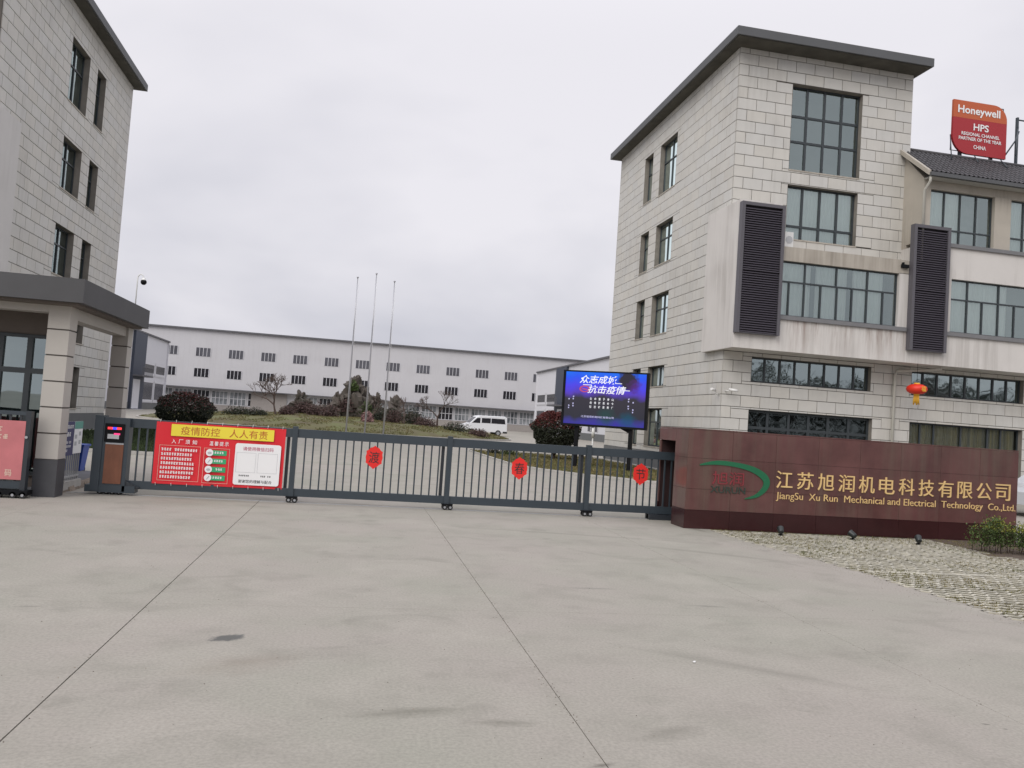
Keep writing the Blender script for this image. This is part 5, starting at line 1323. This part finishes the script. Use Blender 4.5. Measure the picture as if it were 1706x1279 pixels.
while u < 60:
    if -18 < u < -12 or -3.5 < u < 2: u += 3.1; continue
    lit = r.random()
    a = MB(); w = 2.7; a.fbox(F4, u, u + w, 0, .05, 1.35, 3.75, 1)
    for k in range(5): a.fbox(F4, u + w * k / 4 - .05, u + w * k / 4 + .05, .05, .11, 1.35, 3.75)
    for z_ in (1.35, 2.5, 3.7): a.fbox(F4, u, u + w, .05, .10, z_ - .05, z_ + .05)
    a.build('window', ['factory_white', 'fglass_light' if lit < .8 else 'fglass_dark'], fb); u += w + .4
a = MB(); a.box(X0f, X1f, 149.9, 150.38, 0, 1.25); a.build('low_wall', 'factory_beige', fb)
a = MB(); a.box(-18.5, -12.3, 150.1, 150.39, 1.25, 3.9); a.build('brown_panel', 'factory_beige', fb)
a = MB(); a.box(-3, 2, 150.1, 150.39, 0, 3.9); a.build('roller_door', 'factory_white', fb)

def side_hall(Xp, s, y0, y1, H, lab):
    b = thing('factory_hall', lab, 'building', (Xp, (y0 + y1) / 2, 0))
    F = Frame((Xp, 0, 0), (0, 1, 0), (s, 0, 0)); back = -18
    a = MB(); a.fbox(F, y0, y1, back, 0, 0.9, H); a.build('wall', 'factory_white', b)
    a = MB(); a.fbox(F, y0, y1, -1, .06, 0, .92); a.build('plinth', 'plinth', b)
    a = MB(); a.fbox(F, y0 - .2, y1 + .2, back, .3, H, H + .22); a.build('roof_edge', 'factory_trim', b)
    a = MB(); a.fbox(F, y1 - 20.3, y1 - 14.2, .0, .35, 0, H - .05); a.build('dark_bay', 'factory_blue', b)
    a = MB(); a.fbox(F, y1 - 20.4, y1 - 15.5, .35, .9, 0, .02); a.fbox(F, y1 - 19.9, y1 - 16.5, .36, .42, .1, 4.1); a.build('door', 'factory_white', b)
    a = MB(); a.fbox(F, y1 - 20.3, y1 - 14.5, .35, 1.6, 4.5, 4.7)
    for k in range(12): a.fbox(F, y1 - 20.2 + k * .5, y1 - 20.15 + k * .5, 1.5, 1.55, 4.7, 5.8)
    a.fbox(F, y1 - 20.2, y1 - 14.6, 1.5, 1.56, 5.75, 5.82); a.build('balcony', 'factory_trim', b)
    for u_ in (y1 - 13.6, y1 - 6.9):
        fwin(F, u_, 5.1, 6.0, 1.6, b, 'fglass_dark', 1, .4); fwin(F, u_, 1.2, 6.0, 2.9, b, 'fglass', 1, .4)
    u_ = y1 - 28
    while u_ > y0 + 1: fwin(F, u_, 5.1, 4.5, 1.7, b, 'fglass', 3); fwin(F, u_, 1.2, 4.5, 3.0, b, 'fglass', 3); u_ -= 8.5
    for u_ in (y1 - 14.2, y1 - .2): a = MB(); a.fbox(F, u_, u_ + .2, 0, .2, .95, H - .01); a.build('corner_trim', 'factory_white', b)
    return b
side_hall(-30, 1, 62, 136, 10.62, 'white factory hall with a dark blue bay on the left side of the yard')
side_hall(30, -1, 62, 134, 10.35, 'white factory hall with a dark bay on the right side, behind the screen')

# ================================================================== vehicles
def van(x, y, rz):
    t = thing('van', 'white minibus with dark side windows parked beyond the garden mound', 'van', (x, y, 0), rz)
    L_, Wd, Hh = 5.2, 1.95, 2.25
    prof = [(0.0, .45), (0.0, .95), (.08, 1.12), (.75, 1.28), (1.55, 2.05), (1.9, 2.22), (4.9, 2.26), (5.15, 2.05), (5.2, 1.1), (5.2, .42)]
    a = MB(); n = len(prof)
    for (yy, ins) in ((0, .06), (.06, 0), (Wd - .06, 0), (Wd, .06)):
        for (u, z) in prof: a.v.append((u + (ins if u < 2.6 else -ins) * .6 - L_ / 2, yy - Wd / 2, z - (ins * .8 if z > 1.5 else 0)))
    for j in range(3):
        for i in range(n - 1): a.f.append((j * n + i, j * n + i + 1, (j + 1) * n + i + 1, (j + 1) * n + i)); a.m.append(0); a.sm.append(False)
        a.f.append((j * n + n - 1, j * n, (j + 1) * n, (j + 1) * n + n - 1)); a.m.append(0); a.sm.append(False)
    a.f.append(tuple(range(n))); a.f.append(tuple(range(4 * n - 1, 3 * n - 1, -1))); a.m += [0, 0]; a.sm += [False, False]
    a.build('body', 'van', t, True)
    def pl(name, pts, m, y_): b_ = MB(); b_.prism([(u - L_ / 2, y_, z) for u, z in pts], (0, .02, 0)); b_.build(name, m, t, True)
    for y_ in (-Wd / 2 - .012, Wd / 2 - .008):
        pl('side_window', [(1.02, 1.36), (1.62, 1.92), (1.98, 1.95), (1.98, 1.36)], 'fglass_dark', y_)
        pl('side_window', [(2.15, 1.40), (2.15, 1.95), (3.2, 1.97), (3.2, 1.40)], 'fglass_dark', y_)
        pl('side_window', [(3.28, 1.40), (3.28, 1.97), (4.85, 1.97), (4.95, 1.40)], 'fglass_dark', y_)
        pl('bumper_trim', [(4.7, .35), (4.7, .55), (5.22, .55), (5.22, .35)], 'rubber', y_)
    b_ = MB(); b_.quad((.80 - L_ / 2, -.85, 1.34), (.80 - L_ / 2, .85, 1.34), (1.50 - L_ / 2, .78, 2.02), (1.50 - L_ / 2, -.78, 2.02)); b_.build('windscreen', 'fglass_dark', t, True)
    for y_ in (-.8, .62):
        b_ = MB(); b_.box(-.02 - L_ / 2, .1 - L_ / 2, y_, y_ + .18, .82, 1.0); b_.build('headlight', 'fglass_light', t, True)
    for u in (1.0, 4.15):
        for y_ in (-Wd / 2 - .01, Wd / 2 - .2):
            b_ = MB(); b_.tube([(u - L_ / 2, y_, .34), (u - L_ / 2, y_ + .21, .34)], .34, 20); wh = b_.build('wheel', 'rubber', t, True)
            b_ = MB(); b_.tube([(u - L_ / 2, y_ - .012 if y_ < 0 else y_ + .212, .34), (u - L_ / 2, (y_ - .002) if y_ < 0 else y_ + .222, .34)], .19, 14); b_.build('rim', 'steel', wh, True)
van(14.35, 91, .12)

def car(x, y, rz):
    t = thing('parked_car', 'silver car half hidden behind the right end of the granite wall', 'car', (x, y, 0), rz)
    prof = [(0, .35), (0, .70), (.25, .82), (1.15, .95), (1.85, 1.42), (3.2, 1.45), (4.0, 1.02), (4.45, .98), (4.5, .6), (4.5, .35)]
    a = MB(); n = len(prof); Wd = 1.75
    for (yy, ins) in ((-.875, .1), (-.8, .0), (.8, .0), (.875, .1)):
        for (u, z) in prof: a.v.append((u - 2.25, yy * (.85 if z > 1.2 else 1), z - (ins * .5 if z > .9 else 0)))
    for j in range(3):
        for i in range(n - 1): a.f.append((j * n + i, j * n + i + 1, (j + 1) * n + i + 1, (j + 1) * n + i)); a.m.append(0); a.sm.append(False)
    a.f.append(tuple(range(n))); a.f.append(tuple(range(4 * n - 1, 3 * n - 1, -1))); a.m += [0, 0]; a.sm += [False, False]
    a.build('body', 'car', t, True)
    for y_ in (-.885, .865):
        b_ = MB(); b_.prism([(1.3 - 2.25, y_, .98), (1.85 - 2.25, y_ * .87, 1.34), (3.15 - 2.25, y_ * .87, 1.36), (3.75 - 2.25, y_, 1.0)], (0, .02, 0)); b_.build('side_window', 'fglass_dark', t, True)
    for u in (.85, 3.6):
        for y_ in (-.89, .69):
            b_ = MB(); b_.tube([(u - 2.25, y_, .31), (u - 2.25, y_ + .2, .31)], .31, 18); b_.build('wheel', 'rubber', t, True)
car(20.9, 20.5, .05)

# ================================================================== street trees behind the viewer, seen mirrored in the glass
def big_tree(x, y, h, lab, seed):
    t = thing('street_tree', lab, 'tree', (x, y, 0)); r = random.Random(seed); tr = MB(); tw = MB()
    def grow(p, d, L_, rad, lev):
        q = p + d * L_
        (tr if lev < 3 else tw).tube([p, q], [rad, rad * .7], 5, cap=False)
        if lev >= 5: return
        for _ in range(3 if lev < 2 else r.choice((2, 3))):
            ax = Vector((r.gauss(0, 1), r.gauss(0, 1), r.gauss(0, .5))).normalized(); nd = (d + ax * .6 * r.uniform(.6, 1.1) + Vector((0, 0, .15))).normalized()
            grow(q, nd, L_ * r.uniform(.6, .78), rad * .66, lev + 1)
    grow(Vector((x, y, 0)), Vector((0, 0, 1)), h * .3, h * .02, 0); tr.build('trunk', 'bark', t)
    def gg(r):
        d = Vector((r.gauss(0, 1), r.gauss(0, 1), r.gauss(0, 1))).normalized(); k = r.random() ** .4
        return Vector((x + d.x * h * .3 * k, y + d.y * h * .3 * k, h * .66 + d.z * h * .34 * k)), 0
    leaves(tw, gg, 900, .16, r); tw.build('crown', 'bark' if seed % 2 else 'leaf_dark', t)
r = random.Random(99)
LOOK = ('tall', 'broad', 'thin', 'leaning', 'dense', 'sparse', 'young', 'old', 'dark', 'pale', 'forked', 'round')
for i in range(12):
    x_ = -14 + i * 8.5 + r.uniform(-2, 2)
    big_tree(x_, -46 + r.uniform(-3, 3), r.uniform(8.5, 12), LOOK[i] + ' bare roadside tree across the road behind the viewer', i)

# a belt of roadside wood further back, also only seen mirrored
r = random.Random(5); wb = MB()
def gwood(r):
    x = r.uniform(20, 150); y = -62 + r.uniform(-4, 4); h = 12.5 + 3.0 * noise.noise(Vector((x * .09, 0, 2))) + 1.5 * noise.noise(Vector((x * .4, 0, 5)))
    return Vector((x, y, h * r.random() ** .7)), 0
leaves(wb, gwood, 60000, .22, r)
o = stuff(wb.build('roadside_wood', 'leaf_dark')); o['label'] = 'dense dark belt of roadside trees beyond the street behind the viewer'; o['category'] = 'trees'

# grit and dust specks on the driveway, thicker along the joints
r = random.Random(77); gm = MB()
for k in range(1500):
    if k % 3 == 0: x = r.choice((-1.56, 1.38, 1.38, 4.32)) + r.gauss(0, .03); y = r.uniform(3.4, 14.5)
    elif k % 3 == 1: y = r.uniform(5, 13.7); x = left_edge(y) - abs(r.gauss(0, .25))
    else: x = r.uniform(-6, 6.4); y = 3.3 + 11.5 * r.random()
    q = r.uniform(.0015, .0055); a_ = r.uniform(0, 3)
    P = [Vector((x + q * math.cos(a_ + j * 1.57) * r.uniform(.7, 1.2), y + q * math.sin(a_ + j * 1.57), .001)) for j in range(4)]; T = Vector((x, y, .001 + q * .8))
    for j in range(4): gm.tri(P[j], P[(j + 1) % 4], T, k % 2)
o = stuff(gm.build('grit', ['kerb_old', 'soil'])); o['label'] = 'scattered grit and dirt specks on the concrete driveway'; o['category'] = 'grit'
